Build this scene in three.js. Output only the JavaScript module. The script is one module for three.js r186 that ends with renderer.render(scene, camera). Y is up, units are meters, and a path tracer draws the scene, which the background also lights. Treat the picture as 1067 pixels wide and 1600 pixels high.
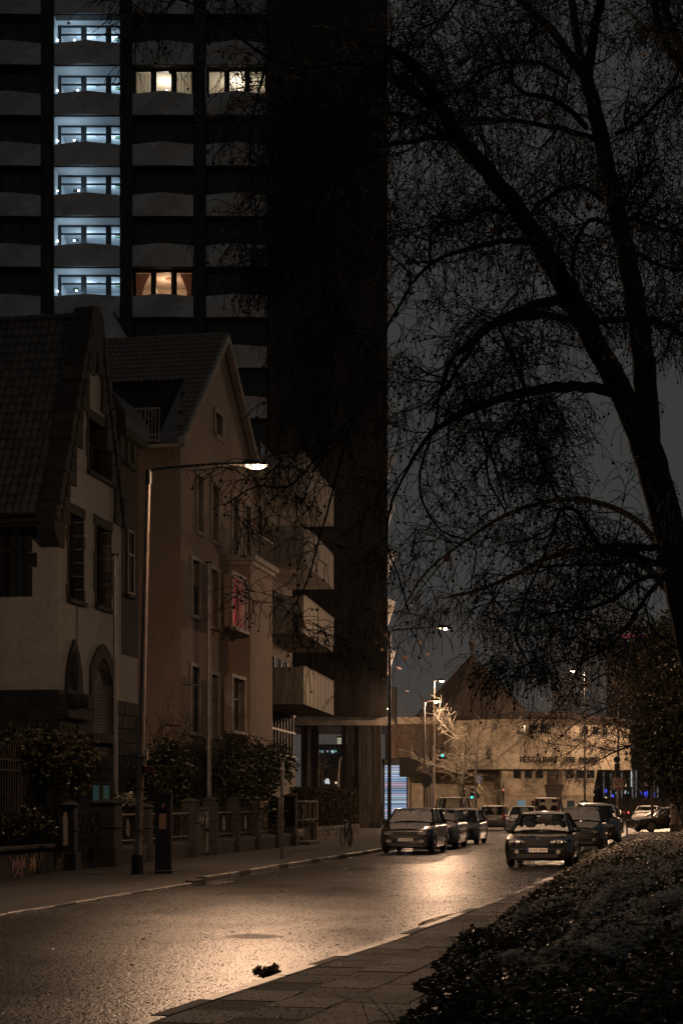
import * as THREE from 'three';
import { mergeGeometries } from 'three/addons/utils/BufferGeometryUtils.js';
import { RoundedBoxGeometry } from 'three/addons/geometries/RoundedBoxGeometry.js';

// ---------------------------------------------------------------- camera, sky, exposure
const FOCAL = 2700, HORIZON = 1255, EYE = 1.65;
const scene = new THREE.Scene();
const camera = new THREE.PerspectiveCamera(2 * Math.atan(HORIZON / FOCAL) * 180 / Math.PI, 1067 / (2 * HORIZON), 0.5, 3000);
camera.setViewOffset(1067, 2 * HORIZON, 0, 0, 1067, 1600);   // a rising-front lens: verticals stay vertical
camera.position.set(0, EYE, 0);
camera.lookAt(0, EYE, -10);

// night sky: city glow near the horizon, the same all the way round
{
  const w = 64, h = 512, data = new Float32Array(w * h * 4);
  const top = [0.035, 0.037, 0.0375], low = [0.058, 0.053, 0.048];
  for (let j = 0; j < h; j++) {
    const el = ((j + 0.5) / h - 0.5) * 180;
    const t = el < 0 ? 1 : Math.exp(-el / 7.0);
    for (let i = 0; i < w; i++) {
      const k = (j * w + i) * 4;
      for (let c = 0; c < 3; c++) data[k + c] = el < -1 ? 0.006 : top[c] + (low[c] - top[c]) * t;
      data[k + 3] = 1;
    }
  }
  const sky = new THREE.DataTexture(data, w, h, THREE.RGBAFormat, THREE.FloatType);
  sky.mapping = THREE.EquirectangularReflectionMapping; sky.magFilter = THREE.LinearFilter; sky.needsUpdate = true;
  scene.background = sky; scene.environment = sky;
}
const renderer = new THREE.WebGLRenderer({ antialias: true });
renderer.toneMapping = THREE.LinearToneMapping;
renderer.toneMappingExposure = 1;
renderer.shadowMap.enabled = true;
renderer.setSize(682, 1024);
const SODIUM = new THREE.Color().setRGB(1, 0.61, 0.37);
const LAMP_POWER = 560;      // candela of a street lamp

// ---------------------------------------------------------------- places
const TH = Math.atan((1043 - 533.5) / FOCAL), SIN = Math.sin(TH), COS = Math.cos(TH);
const V3 = (x, y, z) => new THREE.Vector3(x, y, z);
const P = (px, py, d) => V3((px - 533.5) / FOCAL * d, EYE + (HORIZON - py) / FOCAL * d, -d);
const S = (u, v, y = 0) => V3(u * SIN + v * COS, y, -(u * COS - v * SIN));     // street: u along it, v to the right
const UV = (x, d) => [x * SIN + d * COS, x * COS - d * SIN];
const uAt = (px, v) => { const d = v / ((px - 533.5) / FOCAL * COS - SIN); return UV((px - 533.5) / FOCAL * d, d)[0]; };
const dAt = (px, v) => v / ((px - 533.5) / FOCAL * COS - SIN);
function rngOf(seed) { let a = seed >>> 0; return () => { a = (a + 0x6D2B79F5) | 0; let t = Math.imul(a ^ (a >>> 15), 1 | a); t = (t + Math.imul(t ^ (t >>> 7), 61 | t)) ^ t; return ((t ^ (t >>> 14)) >>> 0) / 4294967296; }; }
const rand = rngOf(77);
const rr = (a, b, r = rand) => a + (b - a) * r();
const lerp = (a, b, t) => a + (b - a) * t;
const smooth = (a, b, x) => { const t = Math.min(1, Math.max(0, (x - a) / (b - a))); return t * t * (3 - 2 * t); };

// ---------------------------------------------------------------- textures: grain and stains only
function noiseTex(size, octaves, lo, hi, seed, { color = false, pow = 1, stretch = 1 } = {}) {
  const r = rngOf(seed), f = new Float32Array(size * size);
  let total = 0;
  for (const [cells, amp] of octaves) {
    total += amp;
    const cy = Math.max(1, Math.round(cells / stretch)), g = new Float32Array(cells * cy);
    for (let i = 0; i < g.length; i++) g[i] = r();
    for (let y = 0; y < size; y++) for (let x = 0; x < size; x++) {
      const fx = x / size * cells, fy = y / size * cy, x0 = fx | 0, y0 = fy | 0;
      let tx = fx - x0, ty = fy - y0; tx = tx * tx * (3 - 2 * tx); ty = ty * ty * (3 - 2 * ty);
      const x1 = (x0 + 1) % cells, y1 = (y0 + 1) % cy;
      f[y * size + x] += amp * lerp(lerp(g[y0 * cells + x0], g[y0 * cells + x1], tx), lerp(g[y1 * cells + x0], g[y1 * cells + x1], tx), ty);
    }
  }
  const d = new Uint8Array(size * size * 4);
  for (let i = 0; i < f.length; i++) {
    const v = Math.min(1, Math.max(0, lo + (hi - lo) * Math.pow(f[i] / total, pow)));
    d[i * 4] = d[i * 4 + 1] = d[i * 4 + 2] = v * 255; d[i * 4 + 3] = 255;
  }
  const t = new THREE.DataTexture(d, size, size); t.wrapS = t.wrapT = THREE.RepeatWrapping; t.magFilter = THREE.LinearFilter;
  if (color) t.colorSpace = THREE.SRGBColorSpace;
  t.needsUpdate = true; return t;
}
const T = {
  blotch: noiseTex(512, [[5, 1], [13, .7], [37, .5], [110, .35], [256, .25]], .55, 1.18, 1, { color: true }),
  streak: noiseTex(512, [[60, 1], [23, .6], [160, .5], [9, .5]], .5, 1.2, 2, { color: true, stretch: 9 }),
  plaster: noiseTex(512, [[4, .8], [17, .6], [60, .7], [200, 1]], .78, 1.12, 12, { color: true }),
  grain: noiseTex(512, [[256, 1], [128, .8], [64, .3]], 0, 1, 3),
  rough: noiseTex(512, [[4, 1], [11, .8], [40, .5], [128, .4]], .1, 1, 4),
  gravel: noiseTex(1024, [[512, .6], [340, 1], [170, .55], [60, .25]], -.15, 1.2, 5),
  asphalt: noiseTex(1024, [[512, 1], [256, .7], [40, .25], [9, .3], [4, .3]], .3, 1.35, 6, { color: true }),
  wet: noiseTex(1024, [[3, 1], [8, .8], [24, .5], [90, .35], [300, .25]], .5, 1.05, 8),
  snow: noiseTex(512, [[16, 1], [50, .7], [160, .6]], .5, 1.1, 9, { color: true }),
};
function tile(t, m) { const c = t.clone(); c.repeat.set(1 / m, 1 / m); c.needsUpdate = true; return c; }
function std(r, g, b, roughness = 0.85, o = {}) {
  const m = new THREE.MeshPhysicalMaterial({ roughness });
  m.color.setRGB(r, g, b);
  if (o.map) m.map = tile(T[o.map], o.size || 2);
  if (o.bump) { m.bumpMap = tile(T[o.bump], o.bsize || 1); m.bumpScale = o.bscale || 0.004; }
  if (o.rmap) m.roughnessMap = tile(T[o.rmap], o.rsize || 3);
  if (o.metal) m.metalness = o.metal;
  if (o.coat) { m.clearcoat = o.coat; m.clearcoatRoughness = o.coatRough || 0.08; }
  if (o.leaf) { m.transmission = o.leaf; m.thickness = 0; m.side = THREE.DoubleSide; }
  if (o.glow) { m.emissive.setRGB(...o.glow); m.emissiveIntensity = o.power || 1; }
  if (o.double) m.side = THREE.DoubleSide;
  return m;
}
const M = {
  asphalt: std(.014, .0132, .013, .45, { map: 'asphalt', size: 3.1, bump: 'gravel', bsize: 5.3, bscale: .0055, rmap: 'wet', rsize: 11 }),
  asphaltPatch: std(.012, .0118, .012, .5, { map: 'asphalt', size: 2.3, bump: 'gravel', bsize: 4.1, bscale: .008 }),
  pave: std(.019, .0155, .0135, .92, { map: 'blotch', size: 2.7, bump: 'gravel', bsize: 3.7, bscale: .006 }),
  slab: std(.036, .031, .027, .85, { map: 'blotch', size: 1.9, bump: 'grain', bsize: .9, bscale: .004 }),
  slabB: std(.033, .029, .025, .8, { map: 'blotch', size: 2.3, bump: 'grain', bsize: .9, bscale: .004 }),
  kerb: std(.085, .078, .07, .36, { map: 'blotch', size: 1.3, bump: 'grain', bsize: .7, bscale: .004 }),
  earth: std(.028, .024, .018, 1, { map: 'blotch', size: 5 }),
  water: std(.01, .01, .01, .03),
  cream: std(.39, .365, .325, .9, { map: 'plaster', size: 6.1, bump: 'grain', bsize: 1.3, bscale: .004 }),
  stone: std(.034, .030, .026, .9, { map: 'blotch', size: 1.7, bump: 'rough', bsize: 1.1, bscale: .03 }),
  stoneB: std(.022, .0195, .017, .9, { map: 'blotch', size: 1.3, bump: 'rough', bsize: 1.0, bscale: .03 }),
  black: std(.012, .011, .010, .8),
  frame: std(.02, .018, .016, .6),
  glass: std(.012, .013, .015, .06),
  tileA: std(.085, .075, .068, .42, { map: 'blotch', size: .9 }),
  tileB: std(.05, .045, .042, .38, { map: 'blotch', size: .9 }),
  tileC: std(.16, .125, .105, .45, { map: 'blotch', size: .9 }),
  tileD: std(.12, .095, .08, .42, { map: 'blotch', size: .9 }),
  slate: std(.03, .03, .032, .5, { map: 'blotch', size: .8 }),
  orange: std(.40, .285, .21, .9, { map: 'plaster', size: 6.3, bump: 'grain', bsize: 1.1, bscale: .004 }),
  trim: std(.48, .43, .37, .75, { map: 'blotch', size: 1.7 }),
  metalGrey: std(.26, .25, .24, .45, { metal: .6, map: 'blotch', size: 1.1 }),
  post: std(.24, .19, .15, .5, { map: 'streak', size: 1.2 }),
  iron: std(.022, .020, .018, .5, { metal: .3 }),
  panel: std(.70, .695, .685, .9, { map: 'plaster', size: 7 }),
  pier: std(.05, .048, .047, .9, { map: 'streak', size: 5 }),
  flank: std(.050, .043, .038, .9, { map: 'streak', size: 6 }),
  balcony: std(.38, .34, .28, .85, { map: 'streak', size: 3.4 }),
  soffit: std(.38, .33, .28, .9, { map: 'blotch', size: 3 }),
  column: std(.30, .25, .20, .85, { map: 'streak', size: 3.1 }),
  white: std(.62, .60, .57, .7),
  bastei: std(.60, .52, .39, .9, { map: 'blotch', size: 5, bump: 'grain', bsize: 2, bscale: .006 }),
  darkBrown: std(.17, .12, .08, .9, { map: 'streak', size: 4 }),
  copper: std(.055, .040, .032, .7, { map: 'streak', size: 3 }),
  bark: std(.026, .022, .018, .95, { map: 'blotch', size: .6, bump: 'rough', bsize: .35, bscale: .02 }),
  twig: std(.026, .021, .018, .95),
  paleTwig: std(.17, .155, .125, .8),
  snow: std(.74, .73, .71, .9, { map: 'snow', size: .8, bump: 'grain', bsize: .5, bscale: .01 }),
};

// ---------------------------------------------------------------- building blocks
const used = new Map();
function numbered(n) { const k = used.get(n) || 0; used.set(n, k + 1); return k ? n + '_' + String(k).padStart(3, '0') : n; }
function shadows(m) { m.castShadow = m.receiveShadow = true; return m; }
function clean(g) {
  let q = g.index ? g.toNonIndexed() : g;
  for (const k of Object.keys(q.attributes)) if (!['position', 'normal', 'uv'].includes(k)) q.deleteAttribute(k);
  if (!q.attributes.normal) q.computeVertexNormals();
  if (g.userData.keep) { q.userData.keep = true; return q; }
  const p = q.attributes.position, n = q.attributes.normal, uv = new Float32Array(p.count * 2);
  for (let t = 0; t < p.count; t += 3) {
    const ax = Math.abs(n.getX(t) + n.getX(t + 1) + n.getX(t + 2)), ay = Math.abs(n.getY(t) + n.getY(t + 1) + n.getY(t + 2)), az = Math.abs(n.getZ(t) + n.getZ(t + 1) + n.getZ(t + 2));
    for (let k = t; k < t + 3; k++) {
      const x = p.getX(k), y = p.getY(k), z = p.getZ(k);
      if (ay >= ax && ay >= az) { uv[2 * k] = x; uv[2 * k + 1] = z; } else if (ax >= az) { uv[2 * k] = z; uv[2 * k + 1] = y; } else { uv[2 * k] = x; uv[2 * k + 1] = y; }
    }
  }
  q.setAttribute('uv', new THREE.BufferAttribute(uv, 2));
  return q;
}
const joined = (gs) => { const l = (Array.isArray(gs) ? gs : [gs]).map(clean); return l.length === 1 ? l[0] : mergeGeometries(l); };
function mk(name, gs, mat, parent) {
  const m = shadows(new THREE.Mesh(joined(gs), mat)); m.name = parent ? name : numbered(name);
  (parent || scene).add(m); return m;
}
function tag(o, label, category, group) { o.userData.label = label; o.userData.category = category; if (group) o.userData.group = group; return o; }
function thing(name, label, category, pos = V3(0, 0, 0), turn = 0, group) {
  const g = new THREE.Group(); g.name = numbered(name); g.position.copy(pos); g.rotation.y = turn; scene.add(g);
  return tag(g, label, category, group);
}
function struct(name, gs, mat) { const m = mk(name, gs, mat); m.userData.kind = 'structure'; return m; }
const STREET = -TH;
function box(x0, x1, y0, y1, z0, z1) {
  const g = new THREE.BoxGeometry(Math.abs(x1 - x0), Math.abs(y1 - y0), Math.abs(z1 - z0));
  g.translate((x0 + x1) / 2, (y0 + y1) / 2, (z0 + z1) / 2); return g;
}
function rbox(x0, x1, y0, y1, z0, z1, r = .02) {
  const g = new RoundedBoxGeometry(Math.abs(x1 - x0), Math.abs(y1 - y0), Math.abs(z1 - z0), 1, r);
  g.translate((x0 + x1) / 2, (y0 + y1) / 2, (z0 + z1) / 2); return g;
}
// local frame of a thing that stands along the street: a = onward, b = out to the right, y up
const ab = (a0, a1, b0, b1, y0, y1) => box(b0, b1, y0, y1, -a0, -a1);
function poly(pts, z0, z1, holes = []) {      // outline in x, y, thick from z0 to z1
  const s = new THREE.Shape(pts.map(([x, y]) => new THREE.Vector2(x, y)));
  for (const h of holes) s.holes.push(new THREE.Path(h.map(([x, y]) => new THREE.Vector2(x, y))));
  const g = new THREE.ExtrudeGeometry(s, { depth: z1 - z0, bevelEnabled: false }); g.translate(0, 0, z0); return g;
}
const polyAB = (pts, b0, b1, holes) => poly(pts, b0, b1, holes).applyMatrix4(new THREE.Matrix4().makeBasis(V3(0, 0, -1), V3(0, 1, 0), V3(1, 0, 0)));
function sheet(pts, y) {                      // a flat sheet on the ground from [x, z] points
  const s = new THREE.Shape(pts.map(([x, z]) => new THREE.Vector2(x, -z))), g = new THREE.ShapeGeometry(s);
  g.rotateX(-Math.PI / 2); g.translate(0, y, 0); return g;
}
function tubeInto(A, pts, radii, sides) {     // raw tapered tube into arrays {p, n, i}
  let prev = null, base = A.p.length / 3;
  const t = V3(0, 0, 0), x = V3(0, 0, 0), y = V3(0, 0, 0);
  for (let k = 0; k < pts.length; k++) {
    t.subVectors(pts[Math.min(k + 1, pts.length - 1)], pts[Math.max(k - 1, 0)]).normalize();
    if (!prev) x.set(Math.abs(t.y) > .9 ? 1 : 0, Math.abs(t.y) > .9 ? 0 : 1, 0); else x.copy(prev);
    x.addScaledVector(t, -x.dot(t)).normalize(); prev = x.clone(); y.crossVectors(t, x);
    for (let s = 0; s < sides; s++) {
      const an = s / sides * Math.PI * 2, c = Math.cos(an), si = Math.sin(an), nx = x.x * c + y.x * si, ny = x.y * c + y.y * si, nz = x.z * c + y.z * si, r = radii[k];
      A.p.push(pts[k].x + nx * r, pts[k].y + ny * r, pts[k].z + nz * r); A.n.push(nx, ny, nz);
    }
    if (k) for (let s = 0; s < sides; s++) {
      const a = base + (k - 1) * sides + s, b = base + (k - 1) * sides + (s + 1) % sides, c = a + sides, d = b + sides;
      A.i.push(a, b, c, b, d, c);
    }
  }
}
const arrays = () => ({ p: [], n: [], i: [] });
function geoOf(A, withUv = true) {
  const g = new THREE.BufferGeometry();
  g.setAttribute('position', new THREE.Float32BufferAttribute(A.p, 3)); g.setAttribute('normal', new THREE.Float32BufferAttribute(A.n, 3));
  if (withUv) { const uv = new Float32Array(A.p.length / 3 * 2); for (let k = 0; k < uv.length / 2; k++) { uv[2 * k] = A.p[3 * k] + A.p[3 * k + 2]; uv[2 * k + 1] = A.p[3 * k + 1]; } g.setAttribute('uv', new THREE.BufferAttribute(uv, 2)); }
  g.setIndex(A.i); return g;
}
function tube(pts, r, sides = 8) { const A = arrays(); tubeInto(A, pts, Array.isArray(r) ? r : pts.map(() => r), sides); return geoOf(A); }
const rod = (a, b, r, r2 = r, sides = 8) => tube([a, b], [r, r2], sides);
function disc(r, t, seg = 24) { return new THREE.CylinderGeometry(r, r, t, seg); }
function canvasMat(w, h, draw, rough = .5, o = {}) {
  const c = document.createElement('canvas'); c.width = w; c.height = h; draw(c.getContext('2d'), w, h);
  const t = new THREE.CanvasTexture(c); t.colorSpace = THREE.SRGBColorSpace;
  const m = new THREE.MeshStandardMaterial({ map: t, roughness: rough, transparent: !!o.cut, alphaTest: o.cut ? .5 : 0 });
  if (o.glow) { m.emissiveMap = t; m.emissive.setRGB(1, 1, 1); m.emissiveIntensity = o.glow; }
  return m;
}
function plate(w, h) { const g = new THREE.PlaneGeometry(w, h); g.userData.keep = true; return g; }
// ---------------------------------------------------------------- ground, road, pavements
const KL = [[-15, -9.5], [20, -9.5], [62, -9.5], [90, -10.2], [106, -11.4], [113, -13.5], [117, -18], [119, -60]];    // left kerb line u, v
const KR = [[-15, -4.9], [12.4, -3.66], [19.2, -3.13], [31, -2.55], [45.4, -2.26], [88, -2.1], [92, -1.2], [94, 1], [95, 60]];
const alongLine = (L, u) => { for (let k = 1; k < L.length; k++) if (u <= L[k][0]) return lerp(L[k - 1][1], L[k][1], (u - L[k - 1][0]) / (L[k][0] - L[k - 1][0])); return L[L.length - 1][1]; };
const st = ([u, v]) => { const p = S(u, v); return [p.x, p.z]; };
struct('ground', sheet([[-700, 60], [-700, -1500], [900, -1500], [900, 60]], -0.02), M.earth);
struct('road', sheet([st([-15, -9.6]), st([119, -9.6]), st([119, -60]), st([200, -60]), st([200, 70]), st([60, 70]), st([60, -1.8]), st([-15, -1.8])], 0), M.asphalt);
const patch = struct('asphalt_patch', sheet([st([60, -9.3]), st([68, -9.3]), st([68.6, -6.4]), st([60.4, -6.2])], .004), M.asphaltPatch);
patch.userData.kind = 'structure';

// pavement heights: a dropped kerb before the drive
const dropLeft = (u) => lerp(.035, .12, smooth(33.4, 35.6, u));
{
  const A = arrays(), us = [-15, 5, 15, 22, 28, 33, 33.4, 34, 34.5, 35, 35.6, 36, 45, 62, 76, 90, 106, 113, 117];
  us.forEach((u, k) => {
    const vi = alongLine(KL, u) - .14, h = dropLeft(u);
    for (const [v, y] of [[vi, h], [-14.3, h + .02], [-60, h + .02]]) { const p = S(u, v, y); A.p.push(p.x, p.y, p.z); A.n.push(0, 1, 0); }
    if (k) for (const s of [0, 1]) { const a = (k - 1) * 3 + s; A.i.push(a, a + 3, a + 1, a + 1, a + 3, a + 4); }
  });
  struct('pavement', geoOf(A), M.pave).name = 'pavement_left';
  const B = arrays(), ur = [-15, 5, 12.4, 19.2, 31, 45.4, 60, 75, 88, 92];
  ur.forEach((u, k) => {
    const vi = alongLine(KR, u) + .14;
    for (const v of [vi, 26]) { const p = S(u, v, .1135); B.p.push(p.x, p.y, p.z); B.n.push(0, 1, 0); }
    if (k) { const a = (k - 1) * 2; B.i.push(a, a + 1, a + 2, a + 1, a + 3, a + 2); }
  });
  struct('pavement', geoOf(B), M.pave).name = 'pavement_right';
}
// kerbstones, each a stone of its own
function kerbstones(name, L, side, hAt, u0, u1, step, from) {
  const root = new THREE.Group(); root.name = name; root.userData.kind = 'structure'; scene.add(root);
  const gs = [0, 1, 2].map((k) => clean(rbox(0, .15, -.25, 0, -(step - .012) / 2, (step - .012) / 2, .02)));
  for (let u = u0, n = 0; u < u1; u += step, n++) {
    const va = alongLine(L, u), vb = alongLine(L, u + step), a = S(u, va), b = S(u + step, vb), m = shadows(new THREE.Mesh(gs[n % 3], n % 4 ? M.kerb : M.slabB));
    m.name = 'kerbstone'; m.position.addVectors(a, b).multiplyScalar(.5); m.position.y = hAt(u + step / 2) + .004 + rr(-.006, .006);
    m.rotation.y = Math.atan2(b.x - a.x, b.z - a.z) + Math.PI * (side > 0 ? 0 : 1) + rr(-.006, .006); root.add(m);
  }
}
kerbstones('kerb_left', KL, 1, dropLeft, 14, 106, 1, 0);
kerbstones('kerb_right', KR, -1, () => .12, 8, 87, 1, 0);
// gutter of small setts along both kerbs is too thin to pick apart: a flat strip
// slabs of the right pavement, near enough to tell apart
{
  const root = new THREE.Group(); root.name = 'paving_right'; root.userData.kind = 'structure'; scene.add(root);
  const g = clean(rbox(-.247, .247, -.05, 0, -.347, .347, .005));
  for (let i = 0; i < 32; i++) for (let j = 0; j < 5; j++) {
    const u = 10.6 + i * .7, v = alongLine(KR, u) + .405 + j * .5, p = S(u + (j % 2) * .35, v, .116 + rr(-.004, .005));
    const m = shadows(new THREE.Mesh(g, rand() < .6 ? M.slab : M.slabB)); m.name = 'paving_slab';
    m.position.copy(p); m.rotation.set(rr(-.004, .004), -TH - .06, rr(-.004, .004)); root.add(m);
  }
}
// manhole cover in the road
{
  const p = S(...UV((395 - 533.5) / FOCAL * 21.4, 21.4), .004), t = thing('manhole_cover', 'round iron manhole cover set in the wet asphalt road', 'manhole', p);
  const ring = new THREE.RingGeometry(.29, .345, 40); ring.rotateX(-Math.PI / 2); ring.translate(0, .006, 0);
  mk('rim', ring, M.iron, t);
  const lid = disc(.27, .012, 40); lid.translate(0, .001, 0); mk('lid', lid, std(.06, .055, .05, .28, { metal: .5, bump: 'grain', bsize: .12, bscale: .006 }), t);
}
// drain gully and puddles against the kerbs
function puddle(pts, y, label) {
  const s = new THREE.Shape(new THREE.SplineCurve(pts.map(([u, v]) => { const p = S(u, v); return new THREE.Vector2(p.x, -p.z); }).concat([(() => { const p = S(...pts[0]); return new THREE.Vector2(p.x, -p.z); })()])).getPoints(40));
  const g = new THREE.ShapeGeometry(s); g.rotateX(-Math.PI / 2); g.translate(0, y, 0);
  const m = mk('puddle', g, M.water); m.userData.kind = 'structure'; m.userData.label = label; return m;
}
puddle([[22.0, -3.1], [22.6, -3.22], [23.5, -3.35], [24.6, -3.3], [25.6, -3.15], [26.0, -3.02], [24, -2.98]], .006, 'shining puddle in the gutter beside the shrub bed');
puddle([[33.3, -9.3], [33.9, -8.9], [34.6, -8.75], [35.3, -9.0], [35.6, -9.4], [34.5, -9.42]], .006, 'shallow puddle at the dropped kerb by the lamp post');
puddle([[29.6, -2.66], [30.5, -2.85], [32.6, -2.75], [33.3, -2.55], [31, -2.6]], .006, 'narrow puddle along the kerb behind the dark saloon car');

// fallen leaves and crumbs of dirt on road and pavement
{
  const lg = new THREE.BufferGeometry();
  lg.setAttribute('position', new THREE.Float32BufferAttribute([-.5, 0, 0, 0, .12, -.5, .5, .02, 0, 0, .1, .5, 0, 0, 0], 3)); lg.setIndex([0, 4, 1, 1, 4, 2, 2, 4, 3, 3, 4, 0]); lg.computeVertexNormals();
  const mat = std(.07, .045, .028, .7, { double: true }), N = 420, im = new THREE.InstancedMesh(lg, mat, N), q = new THREE.Matrix4(), e = new THREE.Euler(), c = new THREE.Color(), r = rngOf(5);
  for (let k = 0; k < N; k++) {
    const u = 12 + 70 * Math.pow(r(), 1.7), side = r();
    const v = side < .34 ? alongLine(KR, u) - .08 - .5 * r() * r() : side < .6 ? -9.45 + .6 * r() * r() : side < .8 ? rr(-13, -9.8, r) : rr(-9, -3.4, r);
    const p = S(u, v, (v < -9.55 ? dropLeft(u) + .008 : .006)), s = rr(.03, .085, r);
    e.set(rr(-.4, .4, r), r() * 6.3, rr(-.4, .4, r)); q.compose(p, new THREE.Quaternion().setFromEuler(e), V3(s, s, s * rr(.6, 1, r))); im.setMatrixAt(k, q);
    c.setRGB(rr(.4, 1.2, r), rr(.4, 1, r), rr(.4, .9, r)); im.setColorAt(k, c);
  }
  im.name = 'fallen_leaves'; im.userData.kind = 'stuff'; tag(im, 'small fallen leaves and crumbs lying on road and pavement', 'leaves'); shadows(im); scene.add(im);
}
// the bunch of wet leaves by the kerb
{
  const p = S(...UV((408 - 533.5) / FOCAL * 16.2, 16.2), 0), t = thing('leaf_clump', 'crumpled clump of big dead leaves on the road by the kerb', 'leaf clump', p, .4), r = rngOf(9);
  for (let k = 0; k < 11; k++) {
    const A = arrays(), n = 9, R = rr(.06, .11, r);
    A.p.push(0, 0, 0); A.n.push(0, 1, 0);
    for (let s = 0; s < n; s++) { const an = s / n * 6.283, q = R * (s % 2 ? .62 : 1) * rr(.8, 1.15, r); A.p.push(Math.cos(an) * q, rr(-.01, .05, r), Math.sin(an) * q); A.n.push(0, 1, 0); A.i.push(0, 1 + (s + 1) % n, 1 + s); }
    const g = geoOf(A); g.rotateX(rr(-1.1, 1.1, r)); g.rotateZ(rr(-1.1, 1.1, r)); g.scale(.8, .8, .8); g.translate(rr(-.13, .13, r), rr(.03, .08, r), rr(-.08, .08, r)); g.computeVertexNormals();
    mk('leaf', g, k % 3 ? std(.10, .065, .04, .6, { leaf: .35 }) : std(.24, .15, .09, .6, { leaf: .35 }), t);
  }
}
// winter grit on the wet asphalt
{
  const g = new THREE.OctahedronGeometry(1, 0); g.scale(1, .75, .85);
  const N = 110000, im = new THREE.InstancedMesh(g, std(.06, .054, .048, .14), N), q = new THREE.Matrix4(), e = new THREE.Euler(), c = new THREE.Color(), r = rngOf(15), qt = new THREE.Quaternion();
  for (let k = 0; k < N; k++) {
    const u = 11 + 52 * Math.pow(r(), 1.5), walk = r() < .12, v = walk ? alongLine(KR, u) + rr(.1, 2.3, r) : rr(-9.45, alongLine(KR, u) - .02, r), s = rr(.0022, .006, r) * (r() < .06 ? 1.6 : 1);
    e.set(r() * 6, r() * 6, r() * 6); q.compose(S(u, v, (walk ? .118 : .001) + s * .5), qt.setFromEuler(e), V3(s, s, s)); im.setMatrixAt(k, q); const b = .25 + 1.5 * r() * r(); c.setRGB(b, b, b); im.setColorAt(k, c);
  }
  im.name = 'road_grit'; im.userData.kind = 'stuff'; tag(im, 'scattered winter grit glinting on the wet road', 'grit'); shadows(im); scene.add(im);
}
// ---------------------------------------------------------------- street lamps
const GLOW = std(1, .8, .5, .4, { glow: [1, .70, .40], power: 14 });
// pole foot, height, arm length towards arm direction, lean of the pole
function streetLamp(label, foot, H, arm, turn, { lean = 0, power = LAMP_POWER, r = .075, rise = .18, head = .62, mat = M.post, group = 'sodium street lamps', sleeve = true, allRound = false, shield = false, spill = 60, beams = [600, 500] } = {}) {
  const t = thing('street_lamp', label, 'street lamp', foot, turn, group);
  const n = 10, pts = []; for (let k = 0; k <= n; k++) { const q = k / n; pts.push(V3(lean * q, H * q, 0)); }
  mk('post', tube(pts, pts.map((p, k) => r * lerp(1, .58, k / n)), 12), mat, t);
  if (sleeve) {
    mk('base_sleeve', tube([V3(0, 0, 0), V3(0, .42, 0), V3(0, .45, 0)], [r * 1.5, r * 1.45, r], 12), M.iron, t);
    for (const y of [.95, 1.85, 2.5]) mk('band', tube([V3(lean * y / H, y, 0), V3(lean * y / H, y + .03, 0)], [r * 1.06, r * 1.06], 12), M.iron, t);
  }
  mk('collar', tube([V3(lean, H - .28, 0), V3(lean, H + .02, 0)], [r * .85, r * .8], 10), M.iron, t);
  mk('arm', tube([V3(lean, H - .04, 0), V3(lean + .12, H + .03, 0), V3(lean + arm * .5, H + .03 + rise * .5, 0), V3(lean + arm, H + rise, 0)], [.045, .045, .038, .032], 8), M.iron, t);
  const x0 = lean + arm - .1, y0 = H + rise;
  const hs = new THREE.SphereGeometry(1, 18, 8, 0, Math.PI * 2, 0, Math.PI / 2); hs.scale(head / 2, .11, .13); hs.translate(x0 + head / 2, y0 - .02, 0);
  const rim = box(x0, x0 + head, y0 - .045, y0 - .02, -.125, .125);
  mk('lamp_head', [hs, rim], M.iron, t);
  const bowl = new THREE.SphereGeometry(1, 16, 8, 0, Math.PI * 2, Math.PI / 2, Math.PI / 2); bowl.scale(head * (shield ? .24 : .36), .085, .1); bowl.translate(x0 + head * (shield ? .645 : .55), y0 - .046, 0);
  mk('glowing_lens', bowl, GLOW, t);
  // light from the bowl: a broad downward beam and, all round, the weak spill of the lens
  const at = V3(x0 + head * (shield ? .49 : .55), y0 - .145, 0), lensLight = new THREE.PointLight(SODIUM, allRound ? power : spill, 0, 2); lensLight.position.copy(at); lensLight.castShadow = true; lensLight.shadow.radius = 2; lensLight.name = "lens_light"; t.add(lensLight);
  // road optics throw two lobes, one each way along the street, and little straight down
  if (!allRound) for (const [p, dir] of [[beams[0], V3(.5, -.56, .66)], [beams[1], V3(.72, -.45, -.53)]]) { const L = new THREE.SpotLight(SODIUM, p, 0, 1.27, .62, 2); L.position.copy(at).add(V3(0, -.01, 0)); L.castShadow = true; L.shadow.radius = 4; const aim = new THREE.Object3D(); aim.name = 'aim'; aim.position.copy(at).addScaledVector(dir, 15); t.add(aim); L.target = aim; L.name = 'beam_light'; t.add(L); }
  if (shield) mk('house_side_shield', box(at.x - .075, at.x - .06, y0 - .40, y0 - .046, -.5, .5), M.iron, t);
  return t;
}
const u1 = UV((215 - 533.5) / FOCAL * 37.1, 37.1);
streetLamp('tall street lamp with long arm beside the parking ticket machine', S(u1[0], u1[1], .1), 8.68, 2.05, 0.02, { lean: .24, r: .085, spill: 72, beams: [410, 600] });
streetLamp('tall dark street lamp with a hanging banner behind the parked cars', P(608, 1255 + EYE * FOCAL / 74, 74), 9.02, 2.1, .02, { lean: .02, mat: M.iron, sleeve: false, r: .09, spill: 66, beams: [60, 420] });
streetLamp('slim street lamp behind the bare frosted street tree', P(678, 1255 + EYE * FOCAL / 118, 118), 10.0, .35, 0, { mat: M.post, sleeve: false, rise: .05, head: .5, allRound: true, power: 150 });
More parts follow.
